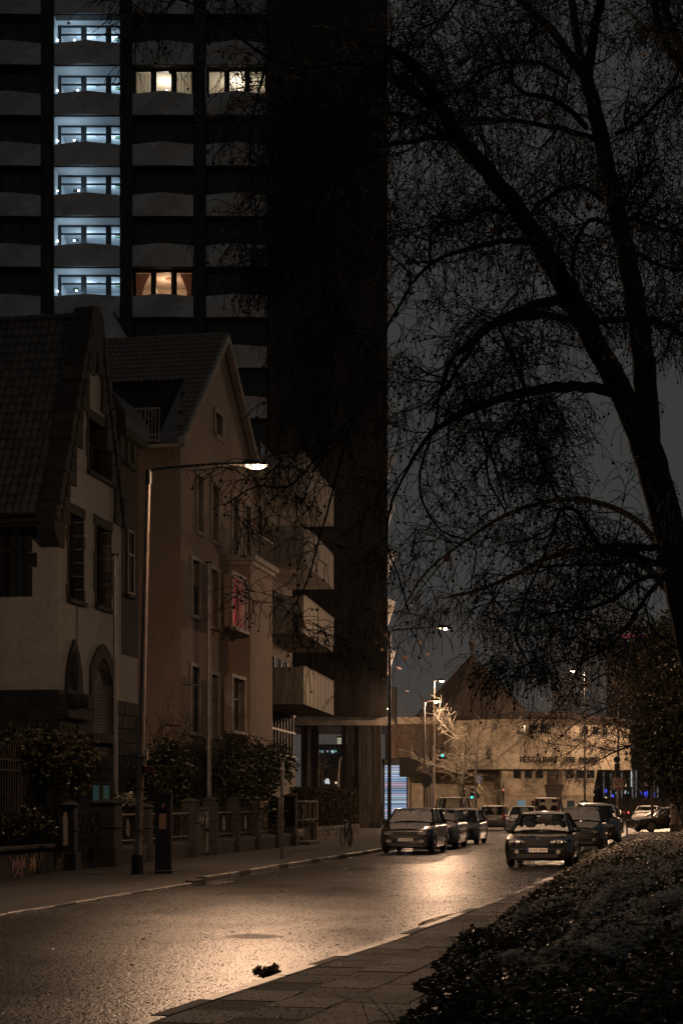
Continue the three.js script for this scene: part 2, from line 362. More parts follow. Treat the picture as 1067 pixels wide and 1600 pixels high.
streetLamp('pale slim street lamp between the round sign and the frosted tree', P(663, 1255 + EYE * FOCAL / 104, 104), 7.72, .55, .03, { mat: M.metalGrey, sleeve: false, rise: .12, head: .5, allRound: true, power: 190 });
streetLamp('street lamp half hidden in the twigs above the restaurant', P(913, 1255 + EYE * FOCAL / 116, 116), 10.4, .55, Math.PI, { mat: M.iron, sleeve: false, allRound: true, power: 1000 });
streetLamp('street lamp glinting through the evergreen by the garden wall', P(1043, 1255 + EYE * FOCAL / 150, 150), 14.2, .3, Math.PI, { mat: M.iron, sleeve: false, allRound: true, power: 900 });
streetLamp('added unseen lamp behind the tower columns that brightens the restaurant', P(586, 1255 + EYE * FOCAL / 129, 129), 8.6, .6, .3, { mat: M.iron, sleeve: false, allRound: true, power: 900 });  // unseen lamp, added to light the restaurant wall without glare on the road
// ---------------------------------------------------------------- the two houses by the street
const KLINE = 951.5 * 47;
const facadeOf = (d0) => ({ a: (px) => (KLINE / (1043 - px) - d0) / COS, y: (py, a) => EYE + (HORIZON - py) * (d0 + a * COS) / FOCAL });
const cornerOf = (d0) => { const x = (1043 - KLINE / d0 - 533.5) / FOCAL * d0; return S(...UV(x, d0), .12); };
// one clay pantile: an S-curved strip with a lip
function pantile(w, l) {
  const A = arrays(), n = 6;
  for (let k = 0; k <= n; k++) {
    const t = k / n, x = (t - .5) * w * 1.12, y = .028 * Math.sin(t * Math.PI * 2 - .6) + .012;
    for (const [z, dy] of [[-l * .12, -.012], [l, .022], [l, -.012]]) { A.p.push(x, y + dy, z); A.n.push(0, 1, 0); }
    if (k) for (const s of [0, 1]) { const a = (k - 1) * 3 + s; A.i.push(a, a + 1, a + 3, a + 1, a + 4, a + 3); }
  }
  const g = geoOf(A).toNonIndexed(); g.computeVertexNormals(); return g;
}
// tiles over a slope: origin at the ridge, e1 along the ridge, e2 down the slope; skip() leaves openings
function tiled(roof, origin, e1, e2, cols, rows, w, l, mats, seed, skip, own = 300) {
  const r = rngOf(seed), g = clean(pantile(w, l)), n = V3(0, 0, 0).crossVectors(e2, e1); if (n.y < 0) n.negate();
  const basis = new THREE.Matrix4().makeBasis(e1.clone(), n, e2.clone()), rest = [[], []];
  if (basis.determinant() < 0) basis.makeBasis(e1.clone().negate(), n, e2.clone());
  let count = 0;
  for (let j = 0; j < rows; j++) for (let i = 0; i < cols; i++) {
    if (skip && skip((i + .5) * w, (j + .5) * l)) continue;
    const p = origin.clone().addScaledVector(e1, (i + .5) * w).addScaledVector(e2, j * l).addScaledVector(n, .03 + rr(-.006, .008, r));
    const m4 = basis.clone().multiply(new THREE.Matrix4().makeRotationY(rr(-.03, .03, r))).setPosition(p), k = r() < .55 ? 0 : 1;
    if (count++ < own) { const m = shadows(new THREE.Mesh(g, mats[k])); m.name = 'roof_tile'; m.applyMatrix4(m4); roof.add(m); }
    else rest[k].push(g.clone().applyMatrix4(m4));
  }
  rest.forEach((gs, k) => { if (gs.length) { const m = mk('roof_tiles', gs, mats[k], roof); m.userData.kind = 'stuff'; } });
}
// window set back in a wall that faces the street
function winAB(root, a0, a1, y0, y1, b, { depth = .22, frame = M.trim, pane = M.glass, surround = 0, sill = true, cross = .62, mid = false, sideTrim = M.trim } = {}) {
  const w = mk('window', [ab(a0, a0 + .07, b - depth - .05, b - depth + .03, y0, y1), ab(a1 - .07, a1, b - depth - .05, b - depth + .03, y0, y1), ab(a0 + .07, a1 - .07, b - depth - .05, b - depth + .03, y1 - .07, y1), ab(a0 + .07, a1 - .07, b - depth - .05, b - depth + .03, y0, y0 + .07)], frame, root);
  const yc = lerp(y0, y1, cross), am = (a0 + a1) / 2;
  mk('pane', ab(a0 + .06, a1 - .06, b - depth - .03, b - depth - .015, y0 + .06, y1 - .06), pane, w);
  mk('transom', ab(a0 + .07, a1 - .07, b - depth - .012, b - depth + .035, yc - .035, yc + .035), frame, w);
  if (mid) mk('mullion', ab(am - .03, am + .03, b - depth - .012, b - depth + .03, y0 + .07, yc - .035), frame, w);
  if (surround) mk('surround', [ab(a0 - surround, a0, b - depth, b + .05, y0, y1 + surround), ab(a1, a1 + surround, b - depth, b + .05, y0, y1 + surround), ab(a0, a1, b - depth, b + .05, y1, y1 + surround)], sideTrim, w);
  if (sill) mk('sill', ab(a0 - .12, a1 + .12, b - depth, b + .12, y0 - .12, y0 - .002), sideTrim, w);
  return w;
}
const rect = (a0, a1, y0, y1) => [[a0, y0], [a0, y1], [a1, y1], [a1, y0]];

// ---- house with the toothed stone gable
{
  const d0 = 47, f = facadeOf(d0), h = thing('gable_house', 'dark plastered house with steep tiled roof and stone-edged gable', 'house', cornerOf(d0), STREET);
  const W = 5.5, ax = 3.1, apex = 15.5, eL = 9.5, eR = 10.2;
  const zone = (x0, x1, p0, p1) => { const a0 = f.a(x0), a1 = f.a(x1), am = (a0 + a1) / 2; return [a0, a1, f.y(p1, am), f.y(p0, am)]; };
  const attic = zone(138, 176, 672, 752), w1 = zone(107, 129, 812, 945), w2 = zone(150, 172, 832, 955), arch = zone(145, 175, 1035, 1152);
  const archPts = (a0, a1, y0, y1) => { const m = (a0 + a1) / 2, o = [[a0, y0], [a0, y1 - .75]]; for (let k = 1; k < 8; k++) { const t = k / 8; o.push([lerp(a0, a1, t), y1 - .75 + .75 * (1 - Math.pow(Math.abs(2 * t - 1), 1.7))]); } o.push([a1, y1 - .75], [a1, y0]); return o; };
  mk('wall', polyAB([[0, 0], [0, eL], [ax - .4, apex - .15], [ax + .4, apex - .15], [W, eR], [W, 0]], -.42, 0, [rect(...attic), rect(...w1), rect(...w2), archPts(...arch)]), M.cream, h);
  const sw = [.45, 1.38, f.y(938, 0), f.y(808, 0)];
  // wall that faces down the street (b runs back from the corner)
  const sideWall = poly([[0, 0], [0, eL], [-9, eL], [-9, 0]], -.4, 0, [[[-sw[0], sw[2]], [-sw[0], sw[3]], [-sw[1], sw[3]], [-sw[1], sw[2]]]]);
  sideWall.translate(-.421, 0, 0); mk('side_wall', sideWall, M.cream, h);
  mk('back_wall', ab(W - .4, W, -9, -.43, 0, eR), M.stoneB, h);
  for (const z of [attic, w1, w2]) winAB(h, z[0], z[1], z[2], z[3], 0, { frame: M.frame, sideTrim: M.stoneB, mid: true, depth: .26 });
  const sidePane = mk('window', box(-sw[1] - .421, -sw[0] - .421, sw[2], sw[3], -.3, -.28), M.glass, h);
  mk('mullion', [box(-.95 - .421, -.88 - .421, sw[2], sw[3], -.27, -.22), box(-sw[1] - .42, -sw[0] - .42, sw[3] - 1, sw[3] - .92, -.27, -.22)], M.frame, sidePane);
  // toothed dark stones round the openings
  const r = rngOf(31);
  const jambs = (a0, a1, y0, y1) => { const g = []; for (let y = y0; y < y1 + .1; y += .38) { const e = r() < .5 ? .1 : .0; for (const [p, q] of [[a0 - .08 - e, a0], [a1, a1 + .08 + e]]) { const m = mk('stone', ab(p, q, -.25, .035, y + .006, Math.min(y + .37, y1 + .3)), r() < .5 ? M.stone : M.stoneB, h); m.userData = {}; } } mk('lintel', ab(a0 - .18, a1 + .18, -.25, .04, y1, y1 + .28), M.stoneB, h); };
  jambs(...attic); jambs(...w1); jambs(...w2);
  for (let y = sw[2]; y < sw[3]; y += .4) { const e = r() < .5 ? .17 : .03; mk('stone', box(-sw[0] - .421, -sw[0] + .1 + e - .421, y + .006, y + .39, -.25, .04), M.stoneB, h); }
  mk('lintel', box(-sw[1] - .6, -sw[0] - .25, sw[3], sw[3] + .35, -.2, .045), M.stoneB, h);
  // stones up both edges of the gable, each a step of its own
  for (const side of [0, 1]) {
    const yl = side ? eR : eL, al = side ? W : 0, at = side ? ax + .4 : ax - .4, n = 15;
    for (let k = 0; k < n; k++) {
      const y0 = lerp(yl - .3, apex - .5, k / n), y1 = lerp(yl - .3, apex - .5, (k + 1) / n), e = lerp(al, at, (k + 1) / n), s = side ? -1 : 1, out = e - s * .02, inn = e + s * ((k % 3 === 0 ? .62 : k % 3 === 1 ? .44 : .3));
      mk('gable_stone', rbox(-.46, .075, y0 + .008, y1, -Math.max(out, inn), -Math.min(out, inn), .03), k % 2 ? M.stone : M.stoneB, h);
    }
  }
  { const cap = new THREE.CylinderGeometry(.62, .62, .62, 18, 1, false, 0, Math.PI); cap.rotateZ(Math.PI / 2); cap.rotateX(-Math.PI / 2); cap.rotateX(Math.PI / 2);
    const arc = []; for (let k = 0; k <= 12; k++) { const t = k / 12 * Math.PI; arc.push([ax - Math.cos(t) * .56, apex - .1 + Math.sin(t) * .5]); } mk('gable_cap', polyAB([[ax - .72, apex - .95], ...arc, [ax + .72, apex - .95]], -.5, .09), M.stoneB, h); }
  for (const [p, q, s] of [[[-.3, eL - .28], [ax - .46, apex - .2], -1], [[W + .3, eR - .28], [ax + .46, apex - .2], 1]]) for (let k = 0; k < 13; k++) {
    const t0 = k / 13 + .003, t1 = (k + 1) / 13 - .003, o = .10 + (k % 2) * .03 + rr(0, .02, r), A0 = [lerp(p[0], q[0], t0), lerp(p[1], q[1], t0)], A1 = [lerp(p[0], q[0], t1), lerp(p[1], q[1], t1)];
    mk('coping_stone', polyAB([[A0[0] + s * o, A0[1] + .04], [A0[0] - s * .12, A0[1] - .06], [A1[0] - s * .12, A1[1] - .06], [A1[0] + s * o, A1[1] + .04]], -.5 - rr(0, .04, r), .09 + (k % 2) * .02), k % 3 ? M.stoneB : M.stone, h);
  }
  // corbel under the near eave
  mk('corbel', polyAB([[-.5, eL - .05], [-.45, eL - .6], [-.05, eL - 1.0], [.35, eL - 1.0], [.45, eL - .05]], -.46, .06), M.stoneB, h);
  // roof
  const rl = V3(0, eL - .2 - (apex + .1), ax + .55), len = rl.length(), e2 = rl.clone().normalize(), org = V3(-.45, apex + .1, -ax);
  const roof = mk('roof', [new THREE.BufferGeometry().setFromPoints([org, org.clone().addScaledVector(e2, len), org.clone().addScaledVector(e2, len).add(V3(-9, 0, 0)), org, org.clone().addScaledVector(e2, len).add(V3(-9, 0, 0)), org.clone().add(V3(-9, 0, 0))]),
    new THREE.BufferGeometry().setFromPoints([org, org.clone().add(V3(-9, 0, 0)), V3(-9.45, eR, -W - .3), org, V3(-9.45, eR, -W - .3), V3(-.45, eR, -W - .3)])].map((g) => { g.computeVertexNormals(); return g; }), M.tileB, h);
  tiled(roof, org.clone().add(V3(-.02, .02, 0)), V3(-1, 0, 0), e2, 13, Math.floor(len / .33), .215, .33, [M.tileA, M.tileB], 4, null, 300);
  for (let k = 0; k < 8; k++) { const c = new THREE.CylinderGeometry(.12, .13, .4, 10, 1, true, 0, Math.PI); c.rotateX(Math.PI / 2); c.rotateY(Math.PI / 2); c.rotateX(Math.PI); const m = mk('ridge_tile', tube([V3(-.5 - k * .38, apex + .13, -ax), V3(-.9 - k * .38, apex + .15, -ax)], [.12, .14], 10), M.tileB, roof); }
  mk('gutter', tube([V3(-.3, eL - .35, .5), V3(-9, eL - .35, .5)], .09, 8), M.black, roof);
  mk('soffit', box(-9, -.45, eL - .5, eL - .4, 0.0, .5), M.black, roof);
  mk('downpipe', tube([V3(-1.62 - .1, eL - .5, .1), V3(-1.62 - .1, .3, .1)], .08, 8), M.black, h);
  // rusticated base
  const yb = f.y(1095, 1), pl = new THREE.Group(); pl.name = 'base_course'; h.add(pl);
  mk('backing', [ab(0, W, -.3, .02, 0, yb)].slice(0, 0).concat([ab(0, f.a(141), -.3, .012, 0, yb), ab(f.a(178), W + 1.6, -.3, .012, 0, yb), ab(f.a(141), f.a(178), -.3, .012, 0, arch[2] - .3)]), M.black, pl);
  let row = 0; for (let y = .02; y < yb - .2; y += .42, row++) for (let a = -.06 - (row % 2) * .3; a < W + 1.6; a += .72) {
    const p = Math.max(a, -.06), q = Math.min(a + .7, W + 1.6); if (q - p < .15) continue; const m = (p + q) / 2; if (m > f.a(140) && m < f.a(179) && y > arch[2] - .75) continue;
    mk('stone_block', rbox(-.1, .06 + rr(0, .03, r), y, y + .405, -q, -p, .025), r() < .5 ? M.stone : M.stoneB, pl);
  }
  for (let y = .02; y < yb - .2; y += .42) for (let b = 0; b < 2.2; b += .74) mk('stone_block', rbox(-b - .74 - .1, -b - .12, y, y + .405, -.02, .06 + rr(0, .03, r), .025), r() < .5 ? M.stone : M.stoneB, pl);
  // arched window with a slatted roller shutter
  const sh = mk('arched_window', polyAB(archPts(...arch), -.36, -.33), M.black, h), am = lerp(arch[0], arch[1], .5);
  for (let k = 0; k < 24; k++) { const y = arch[2] + .03 + k * .088; mk('shutter_slat', ab(arch[0] + .02, arch[1] - .02 - (y > arch[3] - .75 ? (y - arch[3] + .75) * .6 : 0), -.32, -.275 + .0, y, y + .062), M.trim, sh); }
  { const o = archPts(arch[0] - .3, arch[1] + .3, arch[2] - .05, arch[3] + .42), i = archPts(...arch); mk('arch_surround', polyAB(o, -.3, .06, [i]), M.stoneB, sh); }
  mk('sill', ab(arch[0] - .35, arch[1] + .35, -.3, .16, arch[2] - .3, arch[2] - .052), M.stone, sh);
  // carved emblem in a pointed niche
  const ea = f.a(114), ey = f.y(1062, ea), em = mk('emblem_niche', polyAB([[ea - .75, ey - 1.0], [ea - .6, ey + .1], [ea - .35, ey + .62], [ea, ey + 1.0], [ea + .35, ey + .62], [ea + .6, ey + .1], [ea + .75, ey - 1.0]], 0.004, .09), M.stoneB, h);
  { const s = new THREE.SphereGeometry(1, 14, 10); s.scale(.1, .55, .26); s.translate(.1, ey + .12, -ea); mk('shield', s, M.stone, em); const b = new THREE.SphereGeometry(.2, 12, 8); b.translate(.15, ey - .7, -ea - .45); const c = new THREE.SphereGeometry(.22, 12, 8); c.translate(.15, ey - .74, -ea + .4); mk('carved_ball', b, M.stone, em); mk('carved_ball', c, M.stoneB, em); mk('ledge', ab(ea - .95, ea + .95, .002, .24, ey - 1.22, ey - 1.0), M.stone, em); }
  // stair bay at the far end, dark stone with a rounded slate roof
  const bay = new THREE.Group(); bay.name = 'stair_bay'; h.add(bay);
  const b0 = W + .02, b1 = f.a(219), yt = f.y(705, b1);
  mk('wall', ab(b0, b1, -4, -.06, f.y(1035, b1), yt), M.stoneB, bay);
  mk('lower_wall', ab(b0, b1 - .25, -4, .0, 0, f.y(1036, b1)), M.cream, bay);
  for (let k = 0; k < 12; k++) mk('quoin', ab(b0 + (k % 2 ? .0 : .02), b0 + (k % 2 ? .42 : .26), -.3, -.03, lerp(f.y(1030, b1), yt, k / 12) + .01, lerp(f.y(1030, b1), yt, (k + 1) / 12)), k % 2 ? M.stone : M.stoneB, bay);
  const wy = f.y(940, b1); winAB(bay, b0 + .75, b0 + 1.45, wy, wy + 2.0, -.06, { frame: M.frame, sideTrim: M.stone, depth: .0 }); winAB(bay, b0 + .75, b0 + 1.45, wy + 4.0, wy + 5.4, -.06, { frame: M.frame, sideTrim: M.stone, depth: .0 });
  mk('cornice', ab(b0 - .05, b1 + .2, -4, .18, yt, yt + .22), M.stone, bay);
  { const pr = []; for (let k = 0; k <= 8; k++) { const t = k / 8 * Math.PI / 2; pr.push([.16 - (1 - Math.cos(t)) * 1.7, yt + .22 + Math.sin(t) * 1.55]); } const rf = mk('roof', poly([[-4, yt + .22], ...pr, [-4, yt + 1.77]], 0, b1 - b0 + .3).translate(0, 0, -b1 - .18), M.slate, bay);
    for (let k = 0; k < 7; k++) { const t = (k + .5) / 8 * Math.PI / 2, x = .16 - (1 - Math.cos(t)) * 1.7, y = yt + .22 + Math.sin(t) * 1.55; for (let i = 0; i < 7; i++) { const s = new THREE.BoxGeometry(.03, .3, .34); s.rotateZ(Math.max(.1, t * .9)); s.translate(x + .015, y, -b0 - .05 - i * .36 - (k % 2) * .16); mk('slate', s, k % 2 ? M.slate : M.tileB, rf); } } }
}

// ---- pale gable behind, seen between the two roofs
{
  const d = 78, t = thing('rear_house', 'pale rendered gable end peeping out behind the dark ridge', 'house', V3(0, 0, -d)), X = (px) => (px - 533.5) / FOCAL * d, Y = (py) => EYE + (HORIZON - py) / FOCAL * d;
  mk('wall', poly([[X(120), 0], [X(120), Y(486)], [X(178), Y(489)], [X(207), Y(540)], [X(207), 0]], -4, 0), M.panel, t);
  mk('coping', poly([[X(178), Y(489)], [X(179), Y(486)], [X(209.5), Y(539)], [X(207.3), Y(540)]], -4, .08), M.stoneB, t);
  const w = mk('window', box(X(183), X(193), Y(541), Y(528), 0, .02), M.glass, t); mk('frame', [box(X(182), X(183), Y(541), Y(527), 0, .05), box(X(193), X(194), Y(541), Y(527), 0, .05)], M.frame, w);
}

// ---- the warm rendered house with the bay
{
  const d0 = 58.8, f = facadeOf(d0), h = thing('rendered_house', 'orange-brown rendered house with white window surrounds and street gable', 'house', cornerOf(d0), STREET);
  const W = 11.4, ax = 5.5, apex = f.y(534, 5.4), eave = f.y(690, 0);
  const zone = (x0, x1, p0, p1) => { const a0 = f.a(x0), a1 = f.a(x1), am = (a0 + a1) / 2; return [a0, a1, f.y(p1, am), f.y(p0, am)]; };
  const holes = [zone(300, 312, 882, 968), zone(330, 341, 897, 985), zone(308, 317, 750, 838), zone(331, 341, 765, 852), zone(299, 312, 1048, 1150), zone(330, 341, 1060, 1155), zone(336, 347, 652, 688)];
  const bayA = f.a(357), bayY = f.y(885, 8.5);
  const upper = [[bayA + .6, bayA + 1.5, bayY + .1, bayY + 2.4], [bayA + 2.6, bayA + 3.5, bayY + .1, bayY + 2.4]];
  mk('wall', polyAB([[0, 0], [0, eave], [ax, apex], [W, eave + .2], [W, 0]], -.4, 0, [...holes, ...upper].map((z) => rect(...z))), M.orange, h);
  mk('side_wall', poly([[-.401, 0], [-.401, eave], [-10, eave], [-10, 0]], -.4, 0), M.orange, h);
  for (const z of [...holes, ...upper]) winAB(h, ...z, 0, { surround: .14, sill: true, depth: .2, sideTrim: M.trim, frame: M.trim });
  // bay: a straight front and a chamfered far corner
  const bay = new THREE.Group(); bay.name = 'bay_window'; h.add(bay);
  const B = .85, a0 = bayA, a1 = W - 1.2;
  const plan = [[0.002, -a0], [B - .3, -a0], [B - .3, -a1 + .002], [B, -a1], [0.002, -W]];
  const prism = (pts, y0, y1) => { const s = new THREE.Shape(pts.map(([x, z]) => new THREE.Vector2(x, -z))), g = new THREE.ExtrudeGeometry(s, { depth: y1 - y0, bevelEnabled: false }); g.rotateX(-Math.PI / 2); g.translate(0, y0, 0); return g; };
  mk('wall', prism(plan, 0, bayY - .35), M.orange, bay);
  const grow = (k) => [[0.002, -a0 + k], [B + k, -a0 + k], [B + k, -a1 - k * .4], [0.002, -W - k]];
  mk('cornice', [prism(grow(.12), bayY - .35, bayY - .2), prism(grow(.26), bayY - .2, bayY)], M.trim, bay);
  // balcony rail above the bay
  const rail = mk('railing', [tube([V3(B, bayY + 1.0, -a0), V3(B, bayY + 1.0, -a1), V3(.1, bayY + 1.0, -W)], .03, 6), tube([V3(B, bayY + .12, -a0), V3(B, bayY + .12, -a1), V3(.1, bayY + .12, -W)], .02, 6)], M.trim, bay);
  for (let k = 0; k < 26; k++) { const z = lerp(a0, a1, k / 25); mk('baluster', rod(V3(B, bayY, -z), V3(B, bayY + 1, -z), .012, .012, 5), M.trim, rail); }
  for (let k = 0; k < 7; k++) mk('baluster', rod(V3(.0, bayY, -a0), V3(0, bayY + 1, -a0), .012, .012, 5).translate(k / 7 * B, 0, 0), M.trim, rail);
  // bay windows: one glows red
  const bz = (x0, x1, p0, p1) => { const a = (x) => (KLINE - B * FOCAL / COS) / (1043 - x); const d1 = a(x0), d2 = a(x1), c = (d) => (d - d0) / COS + B * SIN / COS; const dm = (d1 + d2) / 2; return [c(d1), c(d2), EYE + (HORIZON - p1) * dm / FOCAL, EYE + (HORIZON - p0) * dm / FOCAL]; };
  const wr = bz(363, 384, 908, 988), wd = bz(363, 382, 1066, 1148);
  mk('front_wall', polyAB([[a0, 0], [a0, bayY - .351], [a1, bayY - .351], [a1, 0]], B - .298, B, [rect(...wr), rect(...wd)]), M.orange, bay);
  const proud = (z, pane, o = {}) => winAB(bay, ...z, B, { depth: o.depth ?? .18, surround: .13, pane, frame: M.trim, sideTrim: M.trim, mid: o.mid, cross: .62 });
  const wrm = winAB(bay, ...wr, B, { depth: .03, surround: .13, pane: M.black, cross: .62 }); wrm.children.find((c) => c.name === 'pane').position.x = -.2;
  { const A = arrays(), N = 48, am = lerp(wr[0], wr[1], .7); for (let j = 0; j <= 8; j++) for (let k = 0; k <= N; k++) { const z = lerp(wr[0] + .05, am, k / N); A.p.push(B - .062 + Math.sin(k * .9) * .006 + Math.sin(k * .37) * .004, lerp(wr[2] + .05, wr[3] - .05, j / 8), -z); A.n.push(1, 0, 0); if (j && k) { const a = (j - 1) * (N + 1) + k - 1; A.i.push(a, a + 1, a + N + 1, a + 1, a + N + 2, a + N + 1); } } const g = geoOf(A); g.computeVertexNormals(); mk('curtain', g, std(.62, .05, .085, .95, { leaf: .6 }), wrm); }
  { const c = new THREE.SphereGeometry(.035, 10, 8); c.translate(B - .16, wr[2] + .26, -wr[0] - .22); mk('red_lamp', c, std(.6, .1, .15, .5, { glow: [1, .3, .3], power: 3 }), wrm); const L = new THREE.PointLight(new THREE.Color().setRGB(1, .42, .44), 1.5, 0, 2); L.name = 'red_light'; L.castShadow = true; L.shadow.radius = 2; L.position.set(B - .15, wr[2] + .33, -wr[0] - .22); wrm.add(L); const L2 = L.clone(); L2.name = 'red_light'; L2.intensity = .7; L2.position.y = wr[2] + 1.2; L2.position.x = B - .17; wrm.add(L2); }
  const wdm = proud(wd, M.glass, { mid: true });
  { const zc = -(wd[0] + wd[1]) / 2, yc = lerp(wd[2], wd[3], .81), q = .3; for (const [s, e] of [[[0, q], [.18, 0]], [[.18, 0], [0, -q]], [[0, -q], [-.18, 0]], [[-.18, 0], [0, q]]]) mk('glazing_bar', rod(V3(B - .165, yc + s[1], zc + s[0]), V3(B - .165, yc + e[1], zc + e[0]), .014, .014, 5), M.trim, wdm); }
  // chamfer windows
  const cn = V3(0, 0, 0).subVectors(V3(.002, 0, -W), V3(B, 0, -a1)), L = cn.length(); cn.normalize();
  const mid = V3(B, 0, -a1).addScaledVector(cn, L / 2), ang = Math.atan2(-cn.z, cn.x);
  for (const [y0, y1] of [[wr[2], wr[3]], [wd[2], wd[3]]]) {
    const put = (g) => g.rotateY(ang).translate(mid.x, 0, mid.z);
    const w = mk('window', [box(-.48, -.36, y0, y1, -.02, .09), box(.36, .48, y0, y1, -.02, .09), box(-.48, .48, y1, y1 + .12, -.02, .09), box(-.55, .55, y0 - .12, y0, -.02, .14)].map(put), M.trim, bay);
    mk('pane', put(box(-.36, .36, y0, y1, -.01, .03)), M.glass, w); mk('transom', put(box(-.36, .36, lerp(y0, y1, .62), lerp(y0, y1, .62) + .06, .03, .06)), M.trim, w);
  }
  // roof, ridge at right angles to the street, with an open roof terrace
  const org = V3(.25, apex + .12, -ax), rl = V3(0, eave - .35 - apex, ax + .5), len = rl.length(), e2 = rl.clone().normalize();
  const tri = (...p) => { const g = new THREE.BufferGeometry().setFromPoints(p); g.computeVertexNormals(); return g; };
  const at = (x, s) => org.clone().add(V3(-x, 0, 0)).addScaledVector(e2, s), quad = (x0, x1, s0, s1) => [tri(at(x0, s0), at(x0, s1), at(x1, s1)), tri(at(x0, s0), at(x1, s1), at(x1, s0))];
  const tx0 = .98, ts = len * .43;      // the terrace is cut into the slope behind tx0 and below ts
  const roof = mk('roof', [...quad(0, tx0, 0, len), ...quad(tx0, 10, 0, ts), tri(V3(.25, apex + .12, -ax), V3(-10, apex + .12, -ax), V3(-10, eave, -W - .5)), tri(V3(.25, apex + .12, -ax), V3(-10, eave, -W - .5), V3(.25, eave, -W - .5))], M.tileD, h);
  tiled(roof, org.clone().add(V3(0, .02, 0)), V3(-1, 0, 0), e2, 24, Math.floor(len / .345), .225, .345, [M.tileC, M.tileD], 8, (x, s) => x > tx0 - (s - ts) * .18 && s > ts, 300);
  mk('verge_board', polyAB([[-.55, eave - .42], [-.5, eave - .15], [ax, apex + .18], [W + .5, eave - .0], [W + .55, eave - .3], [ax, apex - .12]], .06, .3), M.trim, roof);
  mk('ridge', tube([V3(.3, apex + .15, -ax), V3(-10, apex + .15, -ax)], .11, 8), M.tileC, roof);
  mk('gutter', tube([V3(.2, eave - .38, .62), V3(-2.1, eave - .38, .62)], .08, 8), M.trim, roof);
  const ter = new THREE.Group(); ter.name = 'roof_terrace'; h.add(ter);
  mk('back_wall', box(-10, -tx0, eave - .1, at(0, ts).y, -3.3, -3.1), M.stoneB, ter); mk('floor', box(-10, -tx0 + .2, eave - .3, eave - .12, -3.1, .3), M.stoneB, ter); mk('cheek', poly([[0, 0], [3.3, 0], [.0, at(0, ts).y - eave + .1]], -.12, 0).rotateY(-Math.PI / 2).translate(-tx0 + .25, eave - .12, -3.1), M.stoneB, ter);
  const rl2 = mk('railing', [rod(V3(-.62, eave + .95, .45), V3(-2.4, eave + .95, .45), .03), rod(V3(-.62, eave + .05, .45), V3(-2.4, eave + .05, .45), .025)], M.trim, ter);
  for (let k = 0; k < 15; k++) mk('baluster', rod(V3(-.62 - k * .125, eave - .2, .45), V3(-.62 - k * .125, eave + .95, .45), .018, .018, 5), M.trim, rl2);
  { const o = new THREE.TorusGeometry(.15, .02, 6, 18); o.translate(-.95, eave + .75, .47); mk('ornament', o, M.trim, rl2); }
  mk('downpipe', tube([V3(.1, eave - .4, -W + .1), V3(.1, .2, -W + .1)], .06, 8), M.stoneB, h);
}
